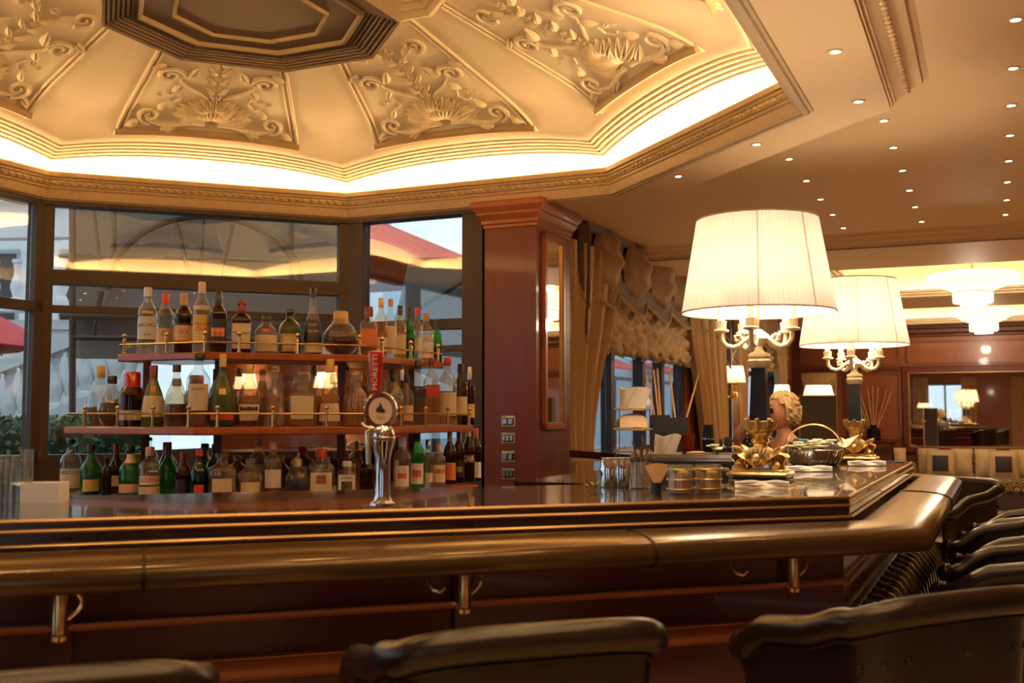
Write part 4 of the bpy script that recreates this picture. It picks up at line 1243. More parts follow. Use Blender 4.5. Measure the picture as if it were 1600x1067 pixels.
# windows and curtains behind the viewer, seen in the mirrors
for n, (a, b) in ((9, (-2.2, -.9)), (10, (.9, 2.2))):
    w = struct('window_%d' % n, 'window in the wall behind the viewer')
    for (x0, x1, z0, z1, nm) in ((a, a + .07, .55, 2.5, 'jamb'), (b - .07, b, .55, 2.5, 'jamb'), (a, b, 2.43, 2.5, 'head'), (a, b, .55, .62, 'sill'), ((a + b) / 2 - .03, (a + b) / 2 + .03, .6, 2.45, 'mullion')):
        MB().prism(rect(S_BACK - .07, S_BACK, x0, x1), z0, z1).build(nm, 'frame_dark', w, 0)
    for x0, x1 in ((a + .07, (a + b) / 2 - .03), ((a + b) / 2 + .03, b - .07)):
        MB().prism(rect(S_BACK - .04, S_BACK - .036, x0, x1), .62, 2.43).build('pane', 'pane', w, 0)
    for x0, sd in ((a, -1), (b, 1)):
        c = st(S_BACK + .08, x0 + sd * .12)
        t = thing('curtain', 'gold curtain on the wall behind the viewer, %s of the %s window' % ('left' if sd < 0 else 'right', 'left' if n == 9 else 'right'), 'curtain', (c.x, c.y, 0), -AX)
        MB().grid(lambda u, v: Vector((.5 * (u - .5), .05 * math.sin(u * 10 * PI), 2.7 - 2.68 * v)), 60, 4).build('curtain_panel', 'drape', t, 80)
# ================================================================== FAR ROOM
def far_frame(t_, z, off=0.0):
    p = st(S_FAR - off, t_); return Vector((p.x, p.y, z))
FRZ = -AX                       # local x = to the right along the far wall, local y = into the wall
mir = thing('framed_mirror', 'wide mahogany framed mirror above the sofa on the far wall', 'mirror', far_frame(.9, 1.49, .02), FRZ)
mw, mh = 4.3, 1.18
MB().box(0, 0, 0, mw, .02, mh).build('mirror_glass', 'mirror', mir, 0)
for (x, z, a, b) in ((0, mh / 2 + .05, mw + .2, .10), (0, -mh / 2 - .05, mw + .2, .10), (-mw / 2 - .05, 0, .10, mh), (mw / 2 + .05, 0, .10, mh)):
    MB().rbox(x, -.03, z, a, .07, b, .012).build('frame_rail', 'mahogany', mir, 0)
for (x, z, a, b) in ((0, mh / 2, mw, .022), (0, -mh / 2, mw, .022), (-mw / 2, 0, .022, mh), (mw / 2, 0, .022, mh)):
    MB().box(x, -.045, z, a, .03, b).build('gilt_fillet', 'gilt_line', mir, 0)

# sofa with patterned cover
def sofa_pattern():
    m = bpy.data.materials.new('sofa_scroll'); m.use_nodes = True
    nt = m.node_tree; b = nt.nodes['Principled BSDF']; b.inputs['Roughness'].default_value = .7
    tc = nt.nodes.new('ShaderNodeTexCoord'); vo = nt.nodes.new('ShaderNodeTexVoronoi'); vo.inputs['Scale'].default_value = 6.5
    wv = nt.nodes.new('ShaderNodeMath'); wv.operation = 'SINE'; ml = nt.nodes.new('ShaderNodeMath'); ml.operation = 'MULTIPLY'; ml.inputs[1].default_value = 34
    rp = nt.nodes.new('ShaderNodeValToRGB'); rp.color_ramp.interpolation = 'CONSTANT'
    rp.color_ramp.elements[0].color = (.055, .03, .018, 1); rp.color_ramp.elements[1].position = .5; rp.color_ramp.elements[1].color = (.48, .32, .14, 1)
    nt.links.new(tc.outputs['Object'], vo.inputs['Vector']); nt.links.new(vo.outputs['Distance'], ml.inputs[0]); nt.links.new(ml.outputs[0], wv.inputs[0])
    nt.links.new(wv.outputs[0], rp.inputs[0]); nt.links.new(rp.outputs[0], b.inputs['Base Color'])
    MATS['sofa_scroll'] = m
sofa_pattern()
sofa = thing('sofa', 'long low sofa in scroll patterned cover under the far mirror', 'sofa', far_frame(1.0, 0, .10), FRZ)
SL = 4.3
MB().rbox(0, -.10, .50, SL, .20, .72, .05).build('backrest', 'sofa_scroll', sofa)
MB().rbox(0, -.48, .36, SL, .66, .22, .05).build('seat', 'sofa_scroll', sofa)
MB().box(0, -.46, .13, SL - .04, .62, .22).build('base', 'sofa_dark', sofa, 0)
for s in (-1, 1): MB().rbox(s * (SL / 2 + .05), -.42, .38, .16, .74, .58, .06).build('armrest', 'sofa_scroll', sofa)
def pillow(x, w, h, kind, label, tilt=.18, rz=0.0):
    p = st(S_FAR - .06, 1.0 + x)
    d = Vector((-DS.x, -DS.y)) * (.56 if kind == 'square' else .42)
    t = thing('cushion', label, 'cushion', (p.x + d.x, p.y + d.y, .47), FRZ + rz)
    def fn(u, v, sgn):
        e = (1 - abs(2 * u - 1) ** 3) * (1 - abs(2 * v - 1) ** 3)
        return Vector(((u - .5) * w * (1 - .05 * math.sin(PI * v)), sgn * .07 * e + tilt * (v) * h * .6, v * h))
    mb = MB(); mb.grid(lambda u, v: fn(u, v, -1), 10, 10); mb.grid(lambda u, v: fn(1 - u, v, 1), 10, 10)
    mb.build('cover', 'cushion_beige', t, 60)
    if kind == 'square':
        MB().grid(lambda u, v: fn(.2 + .6 * u, .2 + .6 * v, -1) + Vector((0, -.006, 0)), 8, 8).build('dark_centre', 'cushion_dark', t, 60)
        mb = MB(); mb.tube([fn(u, v, 0) for u, v in [(0, 0), (.33, 0), (.66, 0), (1, 0), (1, .33), (1, .66), (1, 1), (.66, 1), (.33, 1), (0, 1), (0, .66), (0, .33)]], .008, 5, True); mb.build('piping', 'fringe', t)
far_t = lambda u: st(0, 0)
pill = []
for u, w, kind, lb in ((1408, .20, 'plain', 'beige cushion leaning at the left end of the far sofa'), (1450, .30, 'plain', 'beige cushion behind the left dark-centred cushion'), (1470, .40, 'square', 'beige cushion with a dark square centre, left one on the sofa'), (1503, .30, 'plain', 'plain beige cushion right of the left dark-centred cushion'), (1540, .30, 'plain', 'beige cushion left of the right dark-centred cushion'), (1568, .40, 'square', 'beige cushion with a dark square centre, right one on the sofa'), (1596, .30, 'plain', 'plain beige cushion at the right edge of the picture')):
    q = on_plane(u, 720, st(S_FAR - .5, 0)[:2], AX + PI / 2)
    x = Vector((q.x, q.y)).dot(DT) - 1.0
    pillow(x, w, .40 if kind == 'square' else .42, kind, lb, .18 if kind == 'plain' else .22, .5 if u == 1408 else 0)

# reed diffuser, wall panel stand
def reed_diffuser(p, sc, label, n=7):
    t = thing('reed_diffuser', label, 'reed diffuser', p, 0); t.scale = (sc, sc, sc)
    MB().lathe([(.05, 0), (.055, .01), (.055, .09), (.03, .11), (.03, .13)], 16).build('jar', 'black_gloss', t)
    for i in range(n):
        a = -1 + 2 * i / (n - 1)
        MB().tube([(.01 * a, 0, .05), (.16 * a, .03 * math.sin(i * 2.1), .46 - .05 * abs(a))], .005, 5).build('reed', 'reed', t)
cons = thing('console_table', 'narrow mahogany console against the far wall panel', 'console', far_frame(-1.75, 0, .25), FRZ)
MB().rbox(0, 0, .985, .62, .30, .03, .008).build('top', 'mahogany', cons)
for sx in (-1, 1):
    for sy in (-1, 1): MB().lathe([(.016, 0), (.022, .5), (.026, .93), (.03, .97)], 8, (sx * .27, sy * .11, 0)).build('leg', 'mahogany', cons)
MB().box(0, 0, .92, .56, .24, .10).build('apron', 'mahogany', cons, 0)
reed_diffuser(far_frame(-1.78, 1.0, .25), 1.9, 'reed diffuser with spread sticks on the far console', 7)

# draped recess at the left end of the far wall
rec = struct('window_11', 'draped window recess at the left end of the far wall')
MB().prism(rect(S_FAR - .03, S_FAR, -2.92, -2.36), .2, 2.1).build('pane', 'pane', rec, 0)
MB().prism(rect(S_FAR - .012, S_FAR - .004, -2.92, -2.36), .2, 2.1).build('board', 'drape_dark', rec, 0)
dr = thing('curtain', 'draped gold curtain with swag at the far left recess', 'curtain', far_frame(-2.64, 0, .10), FRZ)
def swg(u, v):
    return Vector((.56 * (u - .5), -.05 - .05 * math.sin(PI * u) + .012 * math.sin(v * 22), 2.10 - .10 * v - .42 * v * math.sin(PI * u) ** .8))
MB().grid(swg, 18, 18).build('swag', 'drape', dr, 80)
MB().grid(lambda u, v: Vector((.56 * (u - .5), .02 + .03 * math.sin(u * 12 * PI), 2.08 - 2.0 * v)), 50, 6).build('curtain_panel', 'drape', dr, 80)
for s, tt in ((S_FAR - .2, T_CURT + .06),):
    p = st(s, tt); MB().box(0, 0, 1.4, .16, .16, 2.8, -AX).build('corner_post', 'mahogany', wl_, 0, (p.x, p.y, 0))

# wall sconce and small lamps
fabric_shade('small_shade', (.95, .86, .68), .6)
def small_lamp(p, w, h, label, kind, power=4.0, rz=0.0):
    t = thing('small_lamp', label, 'lamp', p, rz)
    sh = MB()
    if kind == 'sconce':
        MB().lathe([(.06, -.02), (.07, 0), (.04, .02)], 12, (.0, 0, -.16), ay=.4).build('wall_plate', 'gold_leaf', t)
        for i, x in enumerate((-.13, 0, .13)):
            MB().tube([(0, 0, -.16), (x * .5, -.08, -.21), (x, -.13, -.19), (x * 1.05, -.13, -.12), (x, -.13, -.05)], .012, 8).build('arm', 'gold_leaf', t)
            MB().tube([(x + .05 * math.cos(a) * (1 - a / 12), -.13, -.17 + .05 * math.sin(a) * (1 - a / 12)) for a in [k * .6 for k in range(14)]], .008, 6).build('scroll', 'gold_leaf', t)
        y = -.13
    else:
        MB().lathe([(.06, -.34), (.06, -.325), (.02, -.31), (.012, -.20), (.022, -.17), (.010, -.14), (.010, 0)], 14).build('stem', 'gold_leaf', t); y = 0
    def fn(u, v):
        a = 2 * PI * u; r = w / 2 * (1 - .22 * v) * (1 + .012 * math.cos(24 * a))
        return Vector((r * math.cos(a), y + r * .8 * math.sin(a), -.02 + h * v))
    MB().grid(fn, 72, 4, True).build('lamp_shade', 'small_shade', t, 0)
    MB().lathe([(.01, 0), (.018, .03), (.01, .06)], 8, (0, y, h * .3 - .03)).build('bulb', 'bulb', t)
    point_light('lamp_light', t, (0, y, h * .45), power, .03)
    return t
# sconce on the left wall just past the curtain
q = on_plane(1160, 592, st(12.95, T_CURT)[:2], AX)
p = st(13.05, T_CURT + .03)
small_lamp(Vector((p.x, p.y, EYE + .42)), .34, .20, 'gilt wall sconce with cream shade beside the gold curtain', 'sconce', 4.0, -AX + PI / 2)
side_t = thing('side_table', 'small round side table holding a shaded lamp beyond the bar', 'table', at_depth(1222, 700, 10.6) * 1.0, 0)
side_t.location.z = 0
MB().lathe([(.28, .70), (.30, .71), (.30, .73), (.28, .74)], 24).build('top', 'mahogany', side_t)
MB().lathe([(.20, 0), (.18, .03), (.03, .06), (.03, .68), (.10, .70)], 16).build('pedestal', 'mahogany', side_t)
for u, y, w, lb in ((1222, 10.6, .17, 'small lamp with white shade standing behind the blond woman'),):
    p = at_depth(u, 625, y); t = small_lamp(Vector((p.x, p.y, EYE + .08 + .14)), w, .10, lb, 'table', 4.0)
    MB().lathe([(.05, .74 - t.location.z), (.05, .76 - t.location.z), (.012, .79 - t.location.z), (.012, -.33)], 12).build('long_stem', 'gold_leaf', t)
# dark free-standing board with a wide shaded lamp behind
q = at_depth(1279, 700, 9.2)
brd = thing('display_board', 'tall dark display board in a thin gilt frame beyond the bar', 'display board', (q.x, q.y, 0), -.1)
MB().box(0, 0, .84, .30, .03, 1.44).build('panel', mat('board_dark', (.055, .036, .02), .5), brd, 0)
for x in (-1, 1): MB().box(x * .155, 0, .84, .012, .04, 1.46).build('frame_side', 'gilt_line', brd, 0)
MB().box(0, 0, 1.565, .32, .04, .012).build('frame_top', 'gilt_line', brd, 0)
for x in (-1, 1): MB().box(x * .12, 0, .06, .03, .30, .12).build('foot', 'ebony', brd, 0)
q = at_depth(1279, 612, 10.0)
t = small_lamp(Vector((q.x, q.y, EYE + .19)), .29, .11, 'wide white shaded lamp glowing above the dark display board', 'table', 4.0)
MB().lathe([(.12, -t.location.z), (.12, .02 - t.location.z), (.015, .06 - t.location.z), (.015, -.33)], 12).build('floor_stem', 'gold_leaf', t)

for i, s_ in enumerate((-1.9, -.6, .7, 2.0)):
    p = st(s_, T_RIGHT - .03)
    small_lamp(Vector((p.x, p.y, 1.78)), .34, .20, 'gilt wall sconce on the right wall behind the viewer, %s from the back' % ['first', 'second', 'third', 'fourth'][i], 'sconce', 7.0, -AX - PI / 2)
# ================================================================== BOTTLES
# outlines: (fraction of half width, fraction of height)
SH = {
 'std':   [(.90, 0), (1, .015), (1, .56), (.97, .62), (.80, .69), (.50, .745), (.38, .79), (.35, .90), (.38, .91), (.38, .955)],
 'tall':  [(.90, 0), (1, .015), (1, .62), (.94, .67), (.70, .73), (.44, .78), (.38, .83), (.36, .93), (.40, .94), (.40, .97)],
 'wine':  [(.90, 0), (1, .015), (1, .48), (.95, .55), (.70, .64), (.42, .72), (.34, .80), (.33, .92), (.38, .93), (.38, .97)],
 'bell':  [(.86, 0), (1, .02), (.98, .12), (.90, .28), (.76, .44), (.55, .58), (.36, .70), (.29, .80), (.28, .92), (.33, .93), (.33, .97)],
 'squat': [(.90, 0), (1, .02), (1, .52), (.93, .62), (.72, .70), (.45, .76), (.34, .80), (.34, .88), (.38, .89), (.38, .93)],
 'round': [(.45, 0), (.62, .02), (.86, .12), (1, .28), (.98, .42), (.82, .56), (.55, .67), (.36, .74), (.30, .80), (.30, .92), (.34, .93), (.34, .97)],
 'globe': [(.46, 0), (.50, .015), (.80, .10), (.98, .28), (1, .36), (.92, .50), (.70, .64), (.52, .72), (.42, .80), (.38, .86)],
 'square':[(.94, 0), (1, .02), (1, .60), (.96, .66), (.74, .71), (.46, .75), (.40, .79), (.40, .90), (.46, .91), (.46, .94)],
 'decant':[(.88, 0), (1, .03), (1, .46), (.94, .55), (.70, .63), (.42, .69), (.36, .74), (.36, .80), (.50, .82), (.50, .835)],
 'cone':  [(.92, 0), (1, .02), (1, .30), (.92, .42), (.72, .56), (.48, .68), (.33, .77), (.28, .84), (.28, .93), (.32, .94), (.32, .97)],
 'remy':  [(.80, 0), (.95, .02), (1, .10), (1, .30), (.96, .42), (.80, .54), (.56, .64), (.36, .71), (.26, .77), (.24, .93), (.28, .94), (.28, .97)],
}
def outline(kind, hw, h): return [(r * hw, z * h) for r, z in SH[kind]]
def radius_at(kind, hw, h, z):
    P = outline(kind, hw, h)
    for (r0, z0), (r1, z1) in zip(P[:-1], P[1:]):
        if z0 <= z <= z1 and z1 > z0: return r0 + (r1 - r0) * (z - z0) / (z1 - z0)
    return P[-1][0]
def bottle(u, v0, v1, wpx, kind, gl, label, liquid=None, level=.5, cap='black', capz=(.90, 1.0), labs=(), path=None, zb=0.0, sq=2.0, ay=1.0, texts=(), name='bottle', rows=None, capr=None, turn=0.0, ribs=0):
    """u column, v0 foot row, v1 top row, wpx width in picture; labs: (z0, z1, half angle, material)"""
    q = column_on(path, u)
    depth = q.y
    h = (v0 - v1) / FPX * depth; hw = wpx / FPX * depth / 2
    rz = math.atan2(-q.x, -q.y) * 0 + math.atan2(q.y, q.x) - PI / 2
    t = thing(name, label, 'bottle', (q.x, q.y, zb), rz + turn, rows)
    P = outline(kind, hw, h)
    seg = 24
    MB().lathe(P, seg, sq=sq, ay=ay).build('glass_body', gl, t, 50)
    if ribs:
        for i in range(ribs):
            a = 2 * PI * i / ribs
            pts = [(r * 1.0 * math.cos(a), r * ay * math.sin(a), z) for r, z in P[1:-3]]
            MB().tube(pts, hw * .055, 4).build('glass_rib', gl, t)
    if liquid:
        L = [(r * .93, z + .004) for r, z in P if z <= level * h]
        rl = radius_at(kind, hw, h, level * h) * .93
        L.append((rl, level * h)); 
        MB().lathe(L, seg, sq=sq, ay=ay).build('liquid', liquid, t, 50)
    if cap:
        z0, z1 = capz[0] * h, capz[1] * h
        rc = capr * hw if capr else max(radius_at(kind, hw, h, min(z0 + .002, P[-1][1])), P[-1][0]) * 1.06
        MB().lathe([(rc, z0), (rc, z1 - rc * .2), (rc * .85, z1)], 14, ay=ay if sq > 2 else 1.0).build('cap', cap, t, 40)
    for li, (a0, a1, half, m) in enumerate(labs):
        z0, z1 = a0 * h, a1 * h
        if sq > 2.5:
            r0 = max(radius_at(kind, hw, h, z0), radius_at(kind, hw, h, z1))
            lb = MB(); w = min(half, .98) * r0
            lb.box(0, -r0 * ay * 1.004 - .001, (z0 + z1) / 2, 2 * w, .0016, z1 - z0)
            lo = lb.build('label', m, t, 0)
            yy = -r0 * ay * 1.004 - .0022
            for (ti, body, zf, sz, tm) in texts:
                if ti == li: lettering(body, sz * h, tm, lo, None, z0 + (z1 - z0) * zf, yy, 1.8 * w)
        else:
            def lf(uu, vv):
                a = (2 * uu - 1) * half; z = z0 + (z1 - z0) * vv
                r = radius_at(kind, hw, h, z) * 1.012 + .0006
                return Vector((r * math.sin(a), -r * ay * math.cos(a), z))
            lo = MB().grid(lf, 12, 4).build('label', m, t, 60)
            for (ti, body, zf, sz, tm) in texts:
                if ti == li:
                    zc_ = z0 + (z1 - z0) * zf
                    R = radius_at(kind, hw, h, zc_) * 1.012 + .0014
                    lettering(body, sz * h, tm, lo, R, zc_, 0, 2 * R * min(half, 1.25) * .92)
    return t
PT = off_path(RACK, -.085); PM = off_path(MIDP, -.105); PL_ = off_path(LOWP, -.14)
PM2 = off_path(MIDP, -.20); PL2 = off_path(LOWP, -.23); PL0 = off_path(LOWP, -.07)
def T(u, v1, w, kind, gl, label, **k): return bottle(u, 549, v1, w, kind, gl, label, path=k.pop('path', PT), zb=Z_TOP, rows='bottles on the top shelf', **k)
def M(u, v1, w, kind, gl, label, **k): return bottle(u, 667, v1, w, kind, gl, label, path=k.pop('path', PM), zb=Z_MID, rows='bottles on the middle shelf', **k)
def L(u, v1, w, kind, gl, label, **k): return bottle(u, 773, v1, w, kind, gl, label, path=k.pop('path', PL_), zb=Z_LOW, rows='bottles on the lower shelf', **k)
# ---- top shelf
T(227, 443, 29, 'tall', 'clear_glass', 'clear rum bottle with white cap at the left end of the top shelf', cap='white', capz=(.86, 1.0), labs=((.22, .56, 1.1, 'white_label'), (.60, .64, .6, 'gold_label')), texts=((0, 'BACARDI', .62, .075, 'ink'), (0, 'RUM', .2, .045, 'ink')))
T(255, 454, 28, 'tall', 'clear_glass', 'clear bottle with red cap and peach label on the top shelf', cap='red', capz=(.82, 1.0), labs=((.18, .42, 1.3, 'peach_label'),), texts=((0, "G's", .6, .10, 'ink_brown'),))
T(284, 454, 29, 'tall', 'dark_glass', 'dark rum bottle with beige cap and peach label on the top shelf', liquid='amber_dark', level=.62, cap='cork', capz=(.80, 1.0), labs=((.20, .46, 1.2, 'peach_label'),), texts=((0, "G's", .6, .10, 'ink_brown'),))
T(312, 437, 27, 'tall', 'clear_warm', 'tall clear rum bottle with paper-sealed neck and yellow label, tallest on its shelf', cap='cream_label', capz=(.84, 1.0), labs=((.16, .53, 1.2, 'yellow_label'), (.60, .66, 1.2, 'cream_label')), texts=((0, 'Havana', .66, .075, 'ink_red'), (0, 'Club', .46, .085, 'ink_red')))
T(338, 452, 27, 'tall', 'dark_glass', 'brown rum bottle with black cap and dark round-topped label', liquid='amber_dark', level=.66, cap='black', capz=(.80, 1.0), labs=((.14, .54, 1.2, 'black_label'), (.26, .40, .9, 'orange_label')), texts=((1, 'Havana', .70, .06, 'cream_label'), (1, 'Club', .26, .06, 'red')))
T(375, 466, 30, 'square', 'dark_glass', 'amber rum bottle with big cream script label and brown cap', liquid='amber', level=.62, cap='dark_red', capz=(.80, 1.0), labs=((.08, .56, .92, 'cream_label'),), texts=((0, 'Matusalem', .62, .085, 'ink'), (0, '15', .3, .06, 'ink_brown')), sq=3.2, ay=.8)
T(414, 489, 36, 'squat', 'clear_warm', 'low clear bottle with black stopper and red seal on the top shelf', liquid='amber_pale', level=.42, cap='black', capz=(.88, 1.0), labs=((.06, .48, 1.15, 'cream_label'), (.56, .64, .3, 'red_label')))
T(451, 478, 34, 'squat', 'frost_green', 'olive green bottle with portrait label and glass stopper', cap='dark_green', capz=(.88, 1.0), capr=.42, labs=((.05, .44, .95, 'gold_label'), (.12, .38, .55, 'cream_label')))
T(487, 444, 31, 'bell', 'clear_warm', 'tapered dark rum bottle with black label and cream band', liquid='amber_dark', level=.55, cap='black', capz=(.86, 1.0), labs=((.20, .52, 1.2, 'black_label'), (.03, .17, 1.3, 'cream_label')), texts=((0, 'RON', .75, .06, 'ink_gold'), (0, 'ZACAPA', .45, .055, 'ink_gold')))
T(531, 480, 58, 'globe', 'clear_warm', 'round bellied decanter of dark spirit with tan collar', liquid='amber_dark', level=.50, cap='cork', capz=(.70, 1.0), capr=.40)
T(575, 470, 27, 'square', 'clear_warm', 'square whisky bottle with orange label on the top shelf', liquid='amber_pale', level=.58, cap='dark_red', capz=(.80, 1.0), labs=((.22, .54, .95, 'orange_label'),), sq=4, ay=.8)
T(594, 455, 21, 'std', 'clear_warm', 'whisky bottle with gold-topped neck right of the orange label', liquid='amber', level=.60, cap='gold_label', capz=(.84, 1.0), labs=((.10, .34, 1.2, 'cream_label'),))
T(609, 455, 20, 'std', 'clear_glass', 'clear bottle with tall cream label and orange cap', cap='orange_label', capz=(.88, 1.0), labs=((.08, .54, 1.25, 'cream_label'),))
T(624, 464, 20, 'tall', 'clear_warm', 'pale bottle with cream label and black cap on the right wing', liquid='amber_pale', level=.6, cap='black', capz=(.82, 1.0), labs=((.10, .46, 1.2, 'cream_label'),))
T(638, 466, 19, 'std', 'green_glass', 'green bottle with dark cap in the middle of the right wing', cap='black', capz=(.80, 1.0), labs=((.12, .42, 1.1, 'black_label'),))
T(651, 465, 18, 'tall', 'clear_glass', 'slim clear bottle with red cap on the right wing', cap='red', capz=(.86, 1.0), labs=((.16, .44, 1.2, 'white_label'),))
T(665, 472, 25, 'std', 'clear_warm', 'clear bottle with corked neck and white label on the right wing', liquid='amber_pale', level=.4, cap='cork', capz=(.84, 1.0), labs=((.08, .40, 1.2, 'white_label'), (.44, .54, 1.0, 'cream_label')))
T(682, 482, 17, 'std', 'green_glass', 'small green bottle at the right end of the top shelf', liquid='red_liquid', level=.4, cap='black', capz=(.80, 1.0))
# ---- middle shelf
M(156, 573, 38, 'round', 'clear_glass', 'pale rounded bottle with tall gold cap at the left of the middle shelf', liquid='amber', level=.32, cap='gold_label', capz=(.80, 1.0), path=PM2)
M(174, 588, 42, 'round', 'clear_warm', 'round flask with embossed crest and black cap', liquid='amber_dark', level=.46, cap='black', capz=(.84, 1.0), labs=((.22, .50, .5, 'clear_warm'),))
M(206, 582, 40, 'std', 'dark_glass', 'whisky bottle with dripping red wax neck', liquid='amber_dark', level=.5, cap='red_gloss', capz=(.58, 1.0), capr=.62, labs=((.12, .30, 1.2, 'cream_label'),))
M(239, 571, 36, 'cone', 'olive_glass', 'green whisky bottle with cream label, red seal and brown cap', liquid='amber', level=.5, cap='dark_red', capz=(.78, 1.0), labs=((.16, .50, 1.1, 'cream_label'), (.56, .66, .35, 'orange_label')))
M(275, 570, 38, 'cone', 'clear_warm', 'tapered clear bottle of amber spirit with black stopper', liquid='amber_dark', level=.36, cap='black', capz=(.88, 1.0))
M(309, 552, 36, 'tall', 'clear_glass', 'tall clear bottle with fluted shoulder and cream label', liquid='amber', level=.4, cap='black', capz=(.90, 1.0), labs=((.22, .58, .95, 'cream_label'),), texts=((0, 'GRAPPA', .8, .05, 'ink'),))
M(347, 553, 40, 'remy', 'frost_green', 'frosted green cognac bottle with gold medallion', cap='gold_label', capz=(.82, 1.0), labs=((.44, .52, .28, 'gold_label'), (.10, .20, 1.0, 'red_label')))
M(389, 570, 37, 'round', 'clear_warm', 'bell-shaped cognac bottle with cream label and dark band', liquid='amber', level=.5, cap='gold_label', capz=(.86, 1.0), labs=((.10, .36, 1.0, 'cream_label'), (.26, .32, .8, 'black_label')))
M(430, 572, 36, 'bell', 'crystal_glass', 'cut crystal decanter with ball stopper', liquid='amber_pale', level=.5, cap='crystal_glass', capz=(.90, 1.0), ribs=12)
M(472, 582, 46, 'decant', 'crystal_glass', 'square decanter with cream label and flat stopper', liquid='amber_pale', level=.52, cap='crystal_glass', capz=(.82, 1.0), capr=.52, labs=((.14, .56, .75, 'cream_label'),), sq=4, ay=.7)
M(515, 562, 38, 'bell', 'clear_warm', 'tapered bottle with cream lower label left of the beer tap', liquid='amber_pale', level=.48, cap='gold_label', capz=(.80, 1.0), labs=((.08, .34, 1.0, 'cream_label'),))
M(555, 580, 37, 'decant', 'crystal_glass', 'ribbed crystal decanter beside the beer tap', liquid='amber_pale', level=.5, cap='crystal_glass', capz=(.80, 1.0), capr=.6, ribs=16)
M(582, 590, 34, 'decant', 'crystal_glass', 'crystal decanter hidden behind the tap badge', liquid='amber_pale', level=.3, cap='crystal_glass', capz=(.82, 1.0), capr=.5, ribs=12, path=PM2)
M(615, 585, 30, 'squat', 'crystal_glass', 'faceted bottle with black stopper just right of the tap', liquid='amber', level=.44, cap='black', capz=(.84, 1.0), ribs=10)
M(635, 588, 24, 'squat', 'clear_warm', 'small amber bottle with black cap right of the tap', liquid='amber', level=.4, cap='black', capz=(.84, 1.0), labs=((.1, .4, 1.0, 'peach_label'),))
M(653, 565, 26, 'tall', 'clear_warm', 'square whisky bottle with slanting black label', liquid='amber_dark', level=.6, cap='black', capz=(.86, 1.0), labs=((.42, .54, .98, 'black_label'),), sq=4, ay=.9)
M(674, 562, 26, 'tall', 'clear_warm', 'square whisky bottle with slanting red label', liquid='amber', level=.6, cap='dark_red', capz=(.88, 1.0), labs=((.42, .56, .98, 'red_label'),), sq=4, ay=.9)
M(699, 562, 30, 'std', 'clear_warm', 'bottle with rosy cap and cream label on the right of the middle shelf', liquid='amber', level=.5, cap='red', capz=(.88, 1.0), labs=((.14, .48, 1.1, 'cream_label'),))
M(719, 572, 24, 'std', 'dark_glass', 'dark bottle with cream label near the right end of the middle shelf', cap='black', capz=(.86, 1.0), labs=((.16, .46, 1.1, 'cream_label'),))
M(734, 577, 16, 'std', 'dark_glass', 'narrow dark bottle at the right end of the middle shelf', cap='steel', capz=(.78, 1.0), labs=((.12, .36, 1.2, 'yellow_label'),))
# ---- lower shelf
L(113, 690, 32, 'std', 'clear_glass', 'clear vodka bottle with black cap at the left of the lower shelf', cap='black', capz=(.93, 1.0), labs=((.10, .46, 1.2, 'white_label'),), texts=((0, 'ABSOLUT', .80, .10, 'ink'),))
L(145, 697, 32, 'wine', 'green_glass', 'green bottle with yellow round label and dark neck foil', liquid='amber_dark', level=.44, cap='black', capz=(.84, 1.0), labs=((.06, .30, .8, 'yellow_label'),))
L(169, 712, 15, 'tall', 'black_gloss', 'slim black bottle leaning in the front row of the lower shelf', cap='black', capz=(.94, 1.0), path=PL0)
L(184, 697, 22, 'wine', 'dark_glass', 'dark bottle with red capsule behind the slim black one', cap='red', capz=(.80, 1.0), labs=((.14, .36, 1.0, 'cream_label'),), path=PL2)
L(206, 697, 34, 'wine', 'green_glass', 'green sparkling bottle with black cap and beige neck label', cap='black', capz=(.90, 1.0), labs=((.06, .24, 1.2, 'peach_label'), (.66, .84, 1.2, 'cream_label')))
L(236, 697, 34, 'std', 'clear_warm', 'bitter bottle with orange cap and red lettered label', liquid='amber_pale', level=.5, cap='peach_label', capz=(.82, 1.0), labs=((.24, .42, 1.0, 'white_label'), (.02, .2, 1.1, 'cream_label')), texts=((0, 'AVERNA', .5, .14, 'ink_red'),))
L(264, 697, 28, 'wine', 'green_glass', 'green bottle with maroon capsule right of the lettered bitter', cap='dark_red', capz=(.82, 1.0), path=PL2)
L(288, 703, 24, 'std', 'dark_glass', 'dark bottle with brown capsule in the lower row', liquid='amber_dark', level=.5, cap='dark_red', capz=(.80, 1.0), labs=((.10, .40, 1.0, 'black_label'),))
L(313, 698, 28, 'wine', 'dark_green', 'dark bottle with bright red capsule and small red label', cap='red', capz=(.86, 1.0), labs=((.12, .28, .5, 'red_label'),))
L(349, 705, 42, 'square', 'crystal_glass', 'broad clear bottle with wide pale neck in the lower row', liquid='amber_pale', level=.45, cap='clear_warm', capz=(.90, 1.0), labs=((.14, .44, .7, 'cream_label'),), sq=4)
L(393, 715, 38, 'squat', 'crystal_glass', 'low clear bottle with glass stopper in the lower row', liquid='amber_pale', level=.45, cap='clear_warm', capz=(.86, 1.0), labs=((.1, .4, .8, 'cream_label'),))
L(428, 690, 28, 'tall', 'clear_warm', 'tall pale bottle right of the low clear one', liquid='amber_pale', level=.4, cap='peach_label', capz=(.88, 1.0), labs=((.16, .5, 1.0, 'white_label'),))
L(466, 714, 38, 'round', 'clear_warm', 'round decanter with dark bluish label in the lower row', liquid='amber_dark', level=.36, cap='gold_label', capz=(.76, .96), labs=((.12, .44, .9, mat('label_navy', (.03, .035, .06), .5)),))
L(503, 703, 36, 'square', 'clear_warm', 'square gin bottle with red cap and red emblem', liquid='water', level=.5, cap='red', capz=(.84, 1.0), labs=((.08, .50, .9, 'cream_label'), (.26, .44, .4, 'red_label')), sq=4)
